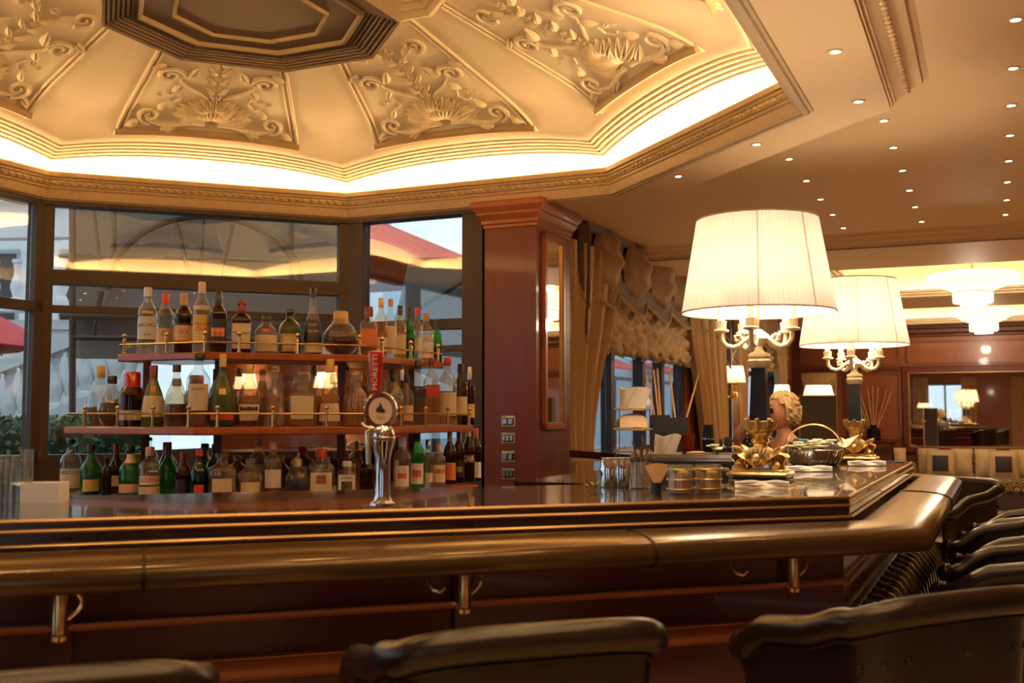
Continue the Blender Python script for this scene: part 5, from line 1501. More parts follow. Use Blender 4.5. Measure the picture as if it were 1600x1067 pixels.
L(543, 722, 30, 'square', 'clear_glass', 'small gin bottle with arched white and black label', cap='white', capz=(.84, 1.0), labs=((.06, .60, .85, 'white_label'), (.14, .40, .55, 'black_label')), sq=3.2, texts=((0, 'BOMBAY', .82, .09, 'ink'),))
L(574, 712, 22, 'std', 'dark_glass', 'dark bottle behind the beer tap column', cap='black', capz=(.84, 1.0), path=PL2)
L(629, 690, 28, 'std', 'clear_warm', 'clear vermouth bottle with round white and red label', cap='white', capz=(.80, 1.0), labs=((.08, .46, .8, 'white_label'), (.22, .32, .5, 'red_label')))
L(652, 685, 27, 'std', 'green_glass', 'green vermouth bottle with round white and red label', cap='black', capz=(.82, 1.0), labs=((.08, .44, .8, 'white_label'), (.20, .32, .5, 'red_label')))
L(669, 700, 17, 'tall', 'clear_warm', 'narrow clear bottle between the vermouth and the red label', cap='steel', capz=(.80, 1.0), labs=((.1, .3, 1.0, 'cream_label'),))
L(685, 706, 24, 'std', 'clear_warm', 'bottle with cream and red printed label in the lower row', liquid='amber_pale', level=.4, cap='peach_label', capz=(.80, 1.0), labs=((.08, .48, 1.1, 'cream_label'), (.28, .38, .9, 'red_label')))
L(703, 690, 20, 'std', 'dark_glass', 'reddish bottle with orange label in the lower row', liquid='red_liquid', level=.5, cap='gold_label', capz=(.80, 1.0), labs=((.08, .40, 1.1, 'orange_label'),))
L(717, 688, 18, 'std', 'dark_glass', 'dark bitter bottle with gold script label', liquid='amber_dark', level=.5, cap='dark_red', capz=(.80, 1.0), labs=((.10, .42, 1.1, 'black_label'), (.2, .3, .7, 'gold_label')))
L(732, 686, 20, 'std', 'dark_glass', 'dark bottle lettered in white near the right end of the lower shelf', liquid='amber_dark', level=.5, cap='gold_label', capz=(.80, 1.0), labs=((.34, .48, 1.2, 'ink_brown'),), texts=((0, 'CAR', .5, .12, 'white_label'),))
L(744, 692, 16, 'tall', 'dark_glass', 'last bottle at the right end of the lower shelf with pale label', cap='red', capz=(.82, 1.0), labs=((.06, .36, 1.2, 'white_label'),))
# ================================================================== THINGS ON THE BAR
def on_bar(u, v): return at_height(u, v, ZC - .004)
def jar(u, v, label):
    p = on_bar(u, v); t = thing('glass_mug', label, 'mug', p, -.4); t.scale = (.80, .80, .74)
    MB().lathe([(.044, 0), (.048, .006), (.050, .02), (.047, .04), (.050, .06), (.047, .08), (.050, .10), (.050, .118), (.047, .118), (.045, .10), (.045, .012)], 24, cap1=False).build('glass_body', 'crystal_glass', t, 50)
    MB().lathe([(.043, .010), (.044, .07), (.0, .07)], 20).build('content', 'amber_pale', t, 50)
    MB().tube([(.047, 0, .10), (.075, 0, .098), (.085, 0, .07), (.078, 0, .035), (.048, 0, .028)], .007, 8).build('handle', 'crystal_glass', t)
    for z in (.022, .06, .10): MB().tube([(.0505 * math.cos(a * PI / 12), .0505 * math.sin(a * PI / 12), z) for a in range(24)], .0022, 5, True).build('band', 'gold_leaf', t)
    for i in range(5):
        a = i * 1.3; MB().ball((.02 * math.cos(a), .02 * math.sin(a), .085 + .008 * (i % 2)), .014, .012, .010, 8, 6).build('fruit_piece', 'leaf_green' if i % 2 else 'yellow_label', t)
jar(1063, 772, 'glass mug with gilt bands, left of the two on the bar'); jar(1107, 771, 'glass mug with gilt bands, right of the two on the bar')
def shaker(u, v, vt, label):
    p = on_bar(u, v); h = (v - vt) / FPX * p.y; r = .030
    t = thing('shaker_tin', label, 'shaker', p)
    MB().lathe([(r * .86, 0), (r * .9, .004), (r * .92, h * .3), (r, h * .55), (r * .78, h - .004), (r * .70, h)], 20).build('tin', 'chrome', t, 40)
    MB().lathe([(r * .80, h - .006), (r * .82, h - .002), (r * .78, h)], 20).build('rim', 'steel', t)
shaker(951, 762, 715, 'upturned steel shaker tin, left of the pair'); shaker(972, 762, 715, 'upturned steel shaker tin, right of the pair')
def tall_shaker(u, v, vt, r, m, label):
    p = on_bar(u, v); h = (v - vt) / FPX * p.y
    t = thing('cocktail_shaker', label, 'shaker', p)
    MB().lathe([(r * .75, 0), (r * .8, .006), (r, h * .55), (r * 1.02, h * .62), (r * .95, h * .75), (r * .8, h)], 20).build('body', m, t, 40)
    MB().lathe([(r * 1.03, h * .60), (r * 1.05, h * .62), (r * 1.03, h * .64)], 20).build('joint_ring', 'chrome', t)
# mixing glass with bar tools
p = on_bar(1001, 763); t = thing('mixing_glass', 'glass jar of bar spoons and tools beside the shakers', 'tool jar', p)
MB().lathe([(.030, 0), (.033, .004), (.034, .085), (.032, .085), (.031, .01)], 20, cap1=False).build('glass_body', 'crystal_glass', t)
for i, (dx, dy, hh, m) in enumerate(((-.012, 0, .15, 'steel'), (.006, .008, .17, 'steel'), (.014, -.006, .14, 'brass'), (0, -.010, .13, 'steel'))):
    o = MB().tube([(dx * .3, dy * .3, .006), (dx * 1.5, dy * 1.5, hh - .02), (dx * 1.7, dy * 1.7, hh)], [.003, .0035, .008], 6).build('bar_tool', m, t)
p = on_bar(1027, 768); t = thing('napkin_fan', 'fanned orange brown paper napkin in a small black pot', 'napkin', p); t.scale = (.58, .58, .62)
MB().lathe([(.022, 0), (.026, .045), (.023, .045), (.020, .005)], 14, cap1=False).build('pot', 'black', t)
for i in range(7):
    a = -.55 + .18 * i
    MB().add([(-.008, .002 * i - .006, .02), (.008, .002 * i - .006, .02), (.008 + .105 * math.sin(a) + .008, .002 * i - .006, .12 + .02 * math.cos(a * 2)), (-.008 + .105 * math.sin(a) - .004, .002 * i - .006, .12 + .02 * math.cos(a * 2)), (-.008, .002 * i - .004, .02), (.008, .002 * i - .004, .02), (.016 + .105 * math.sin(a), .002 * i - .004, .12 + .02 * math.cos(a * 2)), (-.012 + .105 * math.sin(a), .002 * i - .004, .12 + .02 * math.cos(a * 2))], [(0, 1, 2, 3), (7, 6, 5, 4), (0, 4, 5, 1), (1, 5, 6, 2), (2, 6, 7, 3), (3, 7, 4, 0)]).build('fold', 'wood_pale', t, 0)
# raised black serving tray with snacks
TRZ = .066
p = on_bar(1068, 742); p = Vector((p.x, p.y, ZC - .004))
tr = thing('tray_stand', 'black raised serving tray holding a paper cone and snacks', 'tray', p, -.25)
MB().rbox(0, 0, TRZ - .012, .40, .24, .024, .006).build('tray', 'black', tr)
MB().sweep([(0, TRZ), (.008, TRZ + .018), (0, TRZ + .02), (-.006, TRZ)], [(-.19, -.11), (.19, -.11), (.19, .11), (-.19, .11)], True, 1.0, True).build('tray_lip', 'steel', tr)
for sx in (-1, 1):
    for sy in (-1, 1): MB().box(sx * .17, sy * .09, (TRZ - .024) / 2, .02, .02, TRZ - .024).build('foot', 'black', tr, 0)
def on_tray(dx, dy):
    c, s_ = math.cos(-.25), math.sin(-.25); return Vector((p.x + dx * c - dy * s_, p.y + dx * s_ + dy * c, p.z + TRZ))
def paper_pouch(loc, w, h, label, rz=0.0, m='paper', lay=.9):
    t = thing('paper_pouch', label, 'paper bag', loc, rz)
    def fn(u, v, k=1.0):
        a = 2 * PI * u
        r = w / 2 * (.80 + .20 * v) * (1 + .07 * math.sin(5 * a + 2 * v) * v)
        return Vector((r * math.cos(a) * k, r * .62 * math.sin(a) * k - .25 * w * v, h * v * (.95 + .06 * math.sin(3 * a))))
    mb = MB(); mb.grid(lambda u, v: fn(u, v), 28, 7, True); mb.grid(lambda u, v: fn(1 - u, v, .94), 28, 7, True)
    mb.build('bag_sheet', m, t, 60)
    def bot(u, v):
        q = fn(u, 0); return Vector((q.x * v, q.y * v, .004 + .02 * (1 - v)))
    MB().grid(bot, 16, 2, True).build('bag_bottom', m, t, 60)
    def crease(u, v):
        q = fn(u, v, 1.012); return q
    MB().tube([fn(.62 + .02 * k, k / 6, 1.015) for k in range(7)], .0016, 5).build('crease', 'paper_kraft', t)
    return t
paper_pouch(on_tray(-.075, .0), .115, .095, 'open beige paper cone lying on the black tray', .5)
bk = thing('snack_basket', 'little wicker boat of nuts on the black tray', 'basket', on_tray(.055, -.05), -.2)
MB().lathe([(.020, 0), (.030, .004), (.042, .026), (.039, .026), (.028, .008)], 20, ay=.7, cap1=False).build('wicker_boat', 'wood_pale', bk)
for i in range(14):
    a = i * 2.4; r = .026 * math.sqrt(i / 14)
    MB().ball((r * math.cos(a), r * .7 * math.sin(a), .024), .007, .006, .005, 6, 5).build('nut', 'paper_kraft', bk)
cup = thing('red_tumbler', 'small red glass tumbler behind the paper cone', 'glass', on_tray(.01, .085), 0)
MB().lathe([(.020, 0), (.022, .004), (.028, .09), (.026, .09), (.020, .008)], 18, cap1=False).build('glass_body', 'red_liquid', cup)
MB().lathe([(.019, .006), (.023, .05), (0, .05)], 14).build('drink', 'red_liquid', cup)
fw = thing('flower_sprig', 'sprig of pale yellow blossoms lying by the tray', 'flowers', on_tray(.12, .06), 0)
for i in range(11):
    a = i * 2.4; r = .024 * math.sqrt(i / 11)
    fl_ = MB()
    for k in range(5): fl_.ball((r * math.cos(a) + .008 * math.cos(k * 1.257), r * math.sin(a) + .008 * math.sin(k * 1.257), .035 + .02 * ((i * 7) % 5) / 5), .007, .007, .004, 6, 5)
    fl_.build('blossom', 'flower', fw)
MB().tube([(0, 0, .003), (.01, 0, .02), (0, .005, .035)], .006, 6).build('stalk', 'leaf_green', fw)
tall_shaker(1107, 722, 664, .030, 'black_gloss', 'tall dark cocktail shaker standing behind the tray')
tall_shaker(1137, 724, 683, .020, 'black', 'small black pepper mill beside the near lamp')
b_ = bottle(1126, 726, 686, 13, 'tall', 'dark_glass', 'tiny dark bitters bottle beside the tall shaker', cap='black', capz=(.8, 1.0), path=[Vector((-3, on_bar(1126, 726).y)), Vector((4, on_bar(1126, 726).y))], zb=ZC - .004)
# two tier stand with paper pouches
p = on_bar(989, 735); ts = thing('tier_stand', 'three-tier chrome stand for paper napkin pouches', 'tier stand', p, .1)
sc_ = p.y / FPX
zt3 = [(735 - v) * sc_ for v in (706, 672, 641)]
for z in zt3:
    MB().rbox(0, 0, z, 52 * sc_, .09, .005, .002).build('tray', 'brass_pale', ts)
    MB().sweep([(0, z), (0, z + .008), (.002, z + .008), (.002, z)], [(-26 * sc_, -.045), (26 * sc_, -.045), (26 * sc_, .045), (-26 * sc_, .045)], True, 1.0).build('tray_rim', 'gold_leaf', ts)
for sx in (-1, 1):
    for sy in (-1, 1): MB().tube([(sx * 24 * sc_, sy * .04, 0), (sx * 24 * sc_, sy * .04, zt3[2] + .012)], .0022, 6).build('upright', 'chrome', ts)
for i, (z, lb) in enumerate(((zt3[2], 'crumpled beige paper pouch on the top tier of the stand'), (zt3[1], 'flat brown paper pouch on the middle tier of the stand'))):
    if i == 0: paper_pouch(p + Vector((0, 0, z + .003)), 50 * sc_, 34 * sc_, lb, .2)
    else:
        t = thing('paper_pouch', lb, 'paper bag', p + Vector((0, 0, z + .003)), .1)
        def fl2(u, v): return Vector((50 * sc_ * (u - .5) * (1 - .12 * v), .05 * (1 - 2 * v) * .8 * (1 - abs(2 * u - 1) ** 4 * .3), 24 * sc_ * math.sin(PI * (.04 + .92 * v)) * (1 - .35 * abs(2 * u - 1) ** 3)))
        MB().grid(fl2, 16, 12).build('bag_sheet', 'paper_kraft', t, 60)
        MB().tube([fl2(.2 + .1 * k, .32 + .02 * k) for k in range(6)], .0015, 5).build('crease', 'paper', t)
# black boxes with tall reeds
for u0, u1, vt, lb in ((1018, 1046, 649, 'black box holding long wooden sticks, left one behind the tray'), (1046, 1073, 653, 'black box holding long wooden sticks, right one behind the tray')):
    pp = on_bar((u0 + u1) / 2, 733); sc2 = pp.y / FPX; w = (u1 - u0) * sc2; h = (733 - vt) * sc2
    t = thing('stick_box', lb, 'box', pp, 0)
    wb_ = MB()
    for (x, y, a, b) in ((0, -.035, w, .004), (0, .035, w, .004), (-w / 2 + .002, 0, .004, .07), (w / 2 - .002, 0, .004, .07)): wb_.box(x, y, h / 2, a, b, h)
    wb_.box(0, 0, .002, w, .07, .004)
    wb_.build('box', 'black', t, 0)
    tips = [(1012, 585), (1024, 578), (1030, 576)] if u0 < 1040 else [(1048, 572), (1096, 582)]
    for k, (tu, tv) in enumerate(tips):
        x1 = (tu - (u0 + u1) / 2) * sc2; z1 = (733 - tv) * sc2
        MB().tube([((.2 if x1 < 0 else -.2) * w * .5 + .004 * k, .01 * k, h * .3), (x1, .03, z1)], .0045, 6).build('wooden_stick', 'reed', t)
# folded white napkin and cutlery
def napkin(u, v, ln, label, rz):
    t = thing('napkin', label, 'napkin', on_bar(u, v), rz)
    for k in range(3):
        MB().grid(lambda a, b: Vector((ln * (a - .5), .035 * (b - .5) * (1 - .3 * k) + .006 * math.sin(a * 9 + k), .004 + .007 * k + .007 * math.sin(PI * b) * (1 + .3 * math.sin(a * 13 + 2 * k)))), 26, 6).build('fold', 'paper_white', t, 60)
napkin(1190, 763, .17, 'crumpled white napkin lying in front of the near lamp', -.1)
napkin(1354, 728, .17, 'small folded white napkin in front of the far lamp', -.1)
napkin(1262, 737, .20, 'white napkin strip lying under the basket', .0)
# silver basket with blossoms
p = on_bar(1272, 726); bs = thing('silver_basket', 'silver basket with arched handle and blossoms beside the far lamp', 'basket', p, -.15); bs.scale = (1, 1, .66)
sc2 = p.y / FPX; W2 = 46 * sc2
MB().lathe([(W2 * .72, 0), (W2 * .80, .01), (W2 * .94, .05), (W2 * 1.02, .105), (W2 * .99, .105), (W2 * .90, .05), (W2 * .70, .012)], 32, ay=.7, cap1=False).build('bowl', 'chrome', bs)
for i in range(26):
    a = 2 * PI * i / 26
    MB().tube([(W2 * .82 * math.cos(a), W2 * .57 * math.sin(a), .012), (W2 * 1.03 * math.cos(a + .1), W2 * .72 * math.sin(a + .1), .10)], .004, 5).build('wire', 'chrome', bs)
MB().tube([(W2 * .98 * math.cos(PI * i / 20), 0, .09 + .20 * math.sin(PI * i / 20)) for i in range(21)], .0065, 8).build('handle', 'brass_pale', bs)
for i in range(22):
    a = i * 2.4; r = W2 * .82 * math.sqrt(i / 22); fl_ = MB()
    for k in range(6): fl_.ball((r * math.cos(a) + .014 * math.cos(k * 1.05), r * .68 * math.sin(a) + .014 * math.sin(k * 1.05), .125 + .06 * ((i * 5) % 7) / 7), .013, .013, .009, 6, 5, )
    fl_.build('blossom', 'flower' if i % 9 != 4 else 'blue', bs)
ck_ = thing('cloth_napkin', 'pale cloth draped over the rim of the silver basket', 'napkin', p + Vector((W2 * .75, -.02, .070)), 0)
MB().grid(lambda a, b: Vector((.16 * (a - .4), .09 * (b - .5), .012 + .014 * math.sin(a * 8 + b * 3) + .05 * a * a)), 16, 8).build('cloth', 'paper_white', ck_, 60)
# mint sprig
p = on_bar(930, 766); mt = thing('mint_sprig', 'fresh mint leaves on the bar by the shakers', 'herb', p)
for i in range(16):
    a = i * 2.4; r = .045 * math.sqrt(i / 16)
    def lf(u, v): return Vector((r * math.cos(a) + .022 * (u - .5) * math.cos(a) - .010 * (v - .5) * math.sin(a) * math.sin(PI * u), r * math.sin(a) + .022 * (u - .5) * math.sin(a) + .010 * (v - .5) * math.cos(a) * math.sin(PI * u), .006 + .018 * ((i * 3) % 5) / 5 + .008 * u))
    MB().grid(lf, 5, 3).build('leaf', 'leaf_green', mt, 60)
# ---- left end: glasses, straw box
def stem_glass(u, v, vt, r, label, kind='tumbler'):
    p = on_bar(u, v); h = (v - vt) / FPX * p.y
    t = thing('drinking_glass', label, 'glass', p, 0, 'upturned glasses at the left end of the bar')
    if kind == 'tumbler':
        MB().lathe([(r, 0), (r * 1.02, .004), (r * .9, h), (r * .86, h), (r * .94, .006)], 20, cap0=False, cap1=False).build('glass_body', 'clear_glass', t, 50)
        MB().lathe([(0, h - .012), (r * .88, h - .010), (r * .9, h)], 18).build('thick_base', 'clear_glass', t, 50)
    else:
        MB().lathe([(r * .9, 0), (r, .01), (r * 1.05, h), (r * 1.0, h), (r * .9, .02)], 20, cap1=False).build('glass_body', 'clear_glass', t, 50)
    return t
nm = ['in the front row', 'second from the left edge', 'behind the cardboard box', 'at the picture edge', 'in the back row', 'tall one']
for i, (u, v, vt) in enumerate(((-8, 786, 722), (12, 785, 720), (30, 782, 722), (2, 779, 712), (22, 778, 712))):
    stem_glass(u, v, vt, .026, 'upturned clear tumbler at the left end of the bar, %s' % nm[i])
stem_glass(40, 784, 703, .017, 'tall narrow glass standing beside the cardboard box', 'tall')
p = on_bar(70, 784); sb = thing('carton_box', 'open pale cardboard box at the left end of the bar', 'box', p, .12)
sc2 = p.y / FPX; bw_, bh_ = 56 * sc2, 30 * sc2
mbx = MB()
for (x, y, a, b) in ((0, -.045, bw_, .003), (0, .045, bw_, .003), (-bw_ / 2, 0, .003, .09), (bw_ / 2, 0, .003, .09)): mbx.box(x, y, bh_ / 2, a, b, bh_)
mbx.box(0, 0, .002, bw_, .09, .004)
mbx.build('carton', 'paper_white', sb, 0)
MB().box(-bw_ * .62, 0, bh_ * .93, bw_ * .28, .09, .003, ry=.25).build('flap', 'paper_white', sb, 0)
# ================================================================== OUTSIDE THE WINDOWS
ground = struct('ground', 'pale paved terrace outside the windows')
gp = MB(); gp.prism([(-40, 5), (-40, 40), (12, 40), (0, 9.0), (-1.1, 8.1), (-3.3, 7.2), (-4.4, 4), (-8, -10), (-40, -10)], -.25, -.05)
gp.build('paving', 'stone_grey', ground, 0)
def hedge(p0, p1, h, w, label, n=2600):
    c = (p0 + p1) / 2; d = p1 - p0; L_ = d.length; rz = math.atan2(d.y, d.x)
    t = thing('hedge', label, 'hedge', (c.x, c.y, -.05), rz)
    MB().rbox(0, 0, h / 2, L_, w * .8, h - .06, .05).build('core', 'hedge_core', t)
    rr = random.Random(int(L_ * 100)); mb = MB(); vs = []; fs = []
    for i in range(n):
        x = (rr.random() - .5) * L_; side = rr.random()
        if side < .7: y, z = -w / 2 + .06 * rr.random() - .02, rr.random() * h
        else: y, z = (rr.random() - .5) * w, h - .04 + .06 * rr.random()
        s_ = .022 + .02 * rr.random(); a = Vector((rr.uniform(-1, 1), rr.uniform(-1, 1), rr.uniform(-1, 1))).normalized(); b = a.orthogonal().normalized()
        o = len(vs); c_ = Vector((x, y, z))
        vs += [c_ - a * s_, c_ + b * s_ * .5, c_ + a * s_, c_ - b * s_ * .5]; fs.append((o, o + 1, o + 2, o + 3))
    mb.add(vs, fs); o = mb.build('leaves', 'hedge', t, 0); o['kind'] = 'stuff'
    return t
hedge(Vector((-6.2, 7.95)), Vector((-1.6, 8.75)), 1.42, .6, 'clipped green hedge outside the wide bay window', 5200)
hedge(Vector((-8.0, 4.6)), Vector((-6.75, 7.6)), 1.42, .6, 'clipped green hedge outside the left side window', 2600)
bal_me = MB().lathe([(.075, 0), (.075, .05), (.05, .07), (.055, .10), (.085, .20), (.080, .26), (.045, .36), (.035, .46), (.05, .50), (.045, .53), (.07, .56), (.07, .60)], 14).mesh('baluster', 'stone_white')
def balustrade(p0, p1, n, label, h=.60):
    """p0, p1: foot points in space; may rise like a stair"""
    d = p1 - p0; L_ = math.hypot(d.x, d.y); rz = math.atan2(d.y, d.x); sl = math.atan2(d.z, L_)
    t = thing('balustrade', label, 'balustrade', p0, 0)
    for z, hh, nm_ in ((-.07, .14, 'plinth_rail'), (h + .05, .12, 'coping')):
        m_ = d / 2
        MB().box(m_.x, m_.y, m_.z + z, math.hypot(L_, d.z), .26, hh, rz, 0, -sl).build(nm_, 'stone_white', t, 0)
    for i in range(n):
        f = (i + .5) / n
        put('baluster', bal_me, t, d * f)
    return t
balustrade(at_depth(-260, 770, 10.6), at_depth(215, 590, 11.4), 19, 'white stone balustrade climbing beside the outdoor stair')
st_ = thing('stair_wall', 'white rendered side wall of the outdoor stair', 'stair wall', (0, 0, 0))
a, b = at_depth(-260, 775, 10.75), at_depth(215, 600, 11.55)
MB().add([(a.x, a.y, -.05), (b.x, b.y, -.05), (b.x, b.y, b.z), (a.x, a.y, a.z), (a.x, a.y + .3, -.05), (b.x, b.y + .3, -.05), (b.x, b.y + .3, b.z), (a.x, a.y + .3, a.z)], [(0, 1, 2, 3), (7, 6, 5, 4), (0, 4, 5, 1), (1, 5, 6, 2), (2, 6, 7, 3), (3, 7, 4, 0)]).build('wall', 'stone_white', st_, 0)
for i in range(12):
    f0 = i / 12; q0 = a.lerp(b, f0); q1 = a.lerp(b, (i + 1) / 12)
    MB().box((q0.x + q1.x) / 2, q0.y + .95, (q1.z - .05) / 2, abs(q1.x - q0.x) + .02, 1.3, q1.z).build('step', 'stone_grey', st_, 0)
balustrade(at_depth(-420, 478, 15), at_depth(150, 470, 15), 16, 'white stone balustrade of the upper terrace', .9)
tw = thing('terrace_wall', 'pale retaining wall under the upper terrace', 'retaining wall', (at_depth(-130, 600, 15.1).x, 15.3, -.05))
MB().box(0, 0, 1.40, 6.2, .3, 2.8).build('wall', 'stone_white', tw, 0)
MB().box(0, -.17, 2.72, 6.3, .1, .12).build('string_course', 'stone_white', tw, 0)

# villa facade far behind
vf = thing('villa', 'pale villa facade with tall windows far behind the terrace', 'building', (-11.5, 24, -.05))
MB().box(0, 0, 3.2, 17.5, .4, 6.4).build('wall', 'stone_white', vf, 0)
for i in range(9):
    for j in range(2):
        x = -7.6 + i * 1.9; z = 1.7 + j * 2.6
        w_ = MB().box(0, 0, 0, 1.0, .06, 1.7).build('window', 'stone_grey', vf, 0, (x, -.22, z))
        for k in (-1, 1): MB().box(k * .24, -.035, 0, .40, .02, 1.5).build('pane', 'frame_dark', w_, 0)
        MB().box(0, -.05, -.9, 1.2, .16, .08).build('sill', 'stone_white', w_, 0)
MB().box(0, -.3, 6.3, 17.9, .5, .25).build('cornice', 'stone_white', vf, 0)

# grey terrace awning with arched fanlight bars
AW = 9.3
def awp(u, v, y=AW): return at_depth(u, v, y)
aw = thing('terrace_awning', 'grey canvas terrace screen with brown arched fan bars', 'awning', (0, 0, 0))
def sheet(name, c4, m, nu=20, nv=8, sag=.05):
    A, B, C_, D_ = c4
    def fn(u, v):
        p = A.lerp(B, u).lerp(D_.lerp(C_, u), v); return p + Vector((0, sag * math.sin(PI * v) + .012 * math.sin(u * 40), 0))
    def fn2(u, v): return fn(1 - u, v) + Vector((0, .012, 0))
    return MB().grid(fn, nu, nv).grid(fn2, nu, nv).build(name, m, aw, 60)
sheet('canvas_upper', (awp(111, 300), awp(533, 306), awp(533, 498), awp(111, 492)), 'canvas_grey')
sheet('canvas_lower', (awp(111, 498, AW + .05), awp(533, 504, AW + .05), awp(533, 566, AW + .05), awp(111, 560, AW + .05)), 'canvas_grey')
YB = AW - .10
def abar(pts, r=.022, nm_='rib'):
    MB().tube([at_depth(u, v, YB) for u, v in pts], r, 8).build(nm_, 'iron_brown', aw)
abar([(320 + 152 * math.cos(PI * (1 - i / 24)), 452 - 116 * math.sin(PI * i / 24)) for i in range(25)], .036, 'arch')
abar([(262, 300), (300, 445)]); abar([(318, 330), (313, 445)], .016); abar([(376, 300), (340, 445)]); abar([(178, 300), (178, 402)])
abar([(92, 400), (180, 402), (330, 404), (470, 410)], .014, 'cross_bar'); abar([(178, 402), (222, 445)], .016); abar([(455, 330), (455, 445)], .022); abar([(145, 310), (160, 445)], .016)
abar([(95, 492), (533, 498)], .034, 'cross_bar'); abar([(111, 527), (533, 532)], .024, 'cross_bar')
abar([(158, 455), (150, 492)], .03); abar([(150, 500), (147, 528)], .014)
for u in (113, 532): abar([(u, 300), (u, 914)], .03, 'post')
sheet('side_canvas', (awp(640, 402, 10.2), awp(745, 402, 10.2), awp(745, 620, 10.2), awp(600, 560, 10.2)), 'canvas_grey')
for u in (742,): MB().tube([awp(u, 380, 10.15), awp(u, 888, 10.15)], .03, 8).build('post', 'iron_brown', aw)
MB().tube([awp(655, 480, 10.1), awp(745, 425, 10.1)], .03, 8).build('rib', 'iron_brown', aw)

def parasol(u, v_rim, v_top, y, R, label):
    c = at_depth(u, v_rim, y); top = at_depth(u, v_top, y)
    t = thing('parasol', label, 'parasol', (c.x, c.y, -.05), .2)
    zr, zt_ = c.z + .05, top.z + .05
    for i in range(8):
        a0, a1 = i * PI / 4, (i + 1) * PI / 4
        vs = [(0, 0, zt_), (R * math.cos(a0), R * math.sin(a0), zr), (R * math.cos((a0 + a1) / 2) * .94, R * math.sin((a0 + a1) / 2) * .94, zr + .03), (R * math.cos(a1), R * math.sin(a1), zr)]
        vs += [(x * .995, y_ * .995, z - .012) for x, y_, z in vs]
        MB().add(vs, [(0, 1, 2), (0, 2, 3), (4, 6, 5), (4, 7, 6), (1, 5, 6, 2), (2, 6, 7, 3)]).build('canopy_gore', 'canvas_red', t, 0)
        MB().tube([(0, 0, zt_ - .04), (R * .98 * math.cos(a0), R * .98 * math.sin(a0), zr - .03)], .012, 6).build('rib', 'iron_brown', t)
    MB().tube([(0, 0, .0), (0, 0, zt_ + .08)], .028, 10).build('pole', 'iron_brown', t)
    MB().lathe([(.30, 0), (.30, .06), (.05, .10)], 20).build('base', 'stone_grey', t)
parasol(575, 432, 338, 13.0, 1.75, 'red parasol outside the narrow bay window')
parasol(-30, 545, 480, 13.2, 1.0, 'red parasol outside the left side window')

# pavilion beyond the curtained wall
pv = thing('pavilion', 'pale blue glazed pavilion across the street', 'building', st(27.0, -9.5, -.05), -AX)
MB().box(0, 0, 2.2, .3, 22, 4.4).build('wall', mat('pale_blue', (.36, .52, .60), .6), pv, 0)
for i in range(10):
    w_ = MB().box(0, 0, 0, .1, 1.5, 2.0).build('window', 'frame_dark', pv, 0, (.2, -9 + i * 2.0, 1.5))
    MB().box(.06, 0, 0, .02, 1.3, 1.8).build('pane', mat('pane_blue', (.18, .30, .38), .15) if 'pane_blue' not in MATS else 'pane_blue', w_, 0)
for i in range(4):
    MB().add([(.2, -8 + i * 5, 3.0), (.2, -5 + i * 5, 3.0), (1.3, -5 + i * 5, 2.6), (1.3, -8 + i * 5, 2.6), (.2, -8 + i * 5, 2.96), (.2, -5 + i * 5, 2.96), (1.3, -5 + i * 5, 2.56), (1.3, -8 + i * 5, 2.56)], [(0, 3, 2, 1), (4, 5, 6, 7), (0, 4, 7, 3), (3, 7, 6, 2), (2, 6, 5, 1), (1, 5, 4, 0)]).build('red_awning', 'canvas_red', pv, 0)
st2 = MB(); st2.prism(rect(2, 40, -14, T_CURT - .3), -.25, -.05); st2.build('street', 'stone_grey', ground, 0)
# ================================================================== WOMAN AT THE FAR SIDE OF THE BAR
def skin_mesh(name, verts, edges, radii, sub=2):
    me = bpy.data.meshes.new(name); me.from_pydata(verts, edges, [])
    o = bpy.data.objects.new(name, me); COL.objects.link(o)
    sm = o.modifiers.new('skin', 'SKIN'); sm.use_smooth_shade = True
    for i, r in enumerate(radii):
        r = r if isinstance(r, tuple) else (r, r)
        me.skin_vertices[0].data[i].radius = r
        me.skin_vertices[0].data[i].use_root = (i == 0)
    ss = o.modifiers.new('sub', 'SUBSURF'); ss.levels = sub; ss.render_levels = sub
    dg = bpy.context.evaluated_depsgraph_get()
    ev = o.evaluated_get(dg).to_mesh()
    vs = [tuple(v.co) for v in ev.vertices]; fs = [tuple(p.vertices) for p in ev.polygons]
    o.evaluated_get(dg).to_mesh_clear()
    bpy.data.objects.remove(o); bpy.data.meshes.remove(me)
    return vs, fs
def chain(pts, rad, V, E_, R_, root):
    prev = root
    for p_, r_ in zip(pts, rad):
        V.append(p_); R_.append(r_); E_.append((prev, len(V) - 1)); prev = len(V) - 1
    return prev
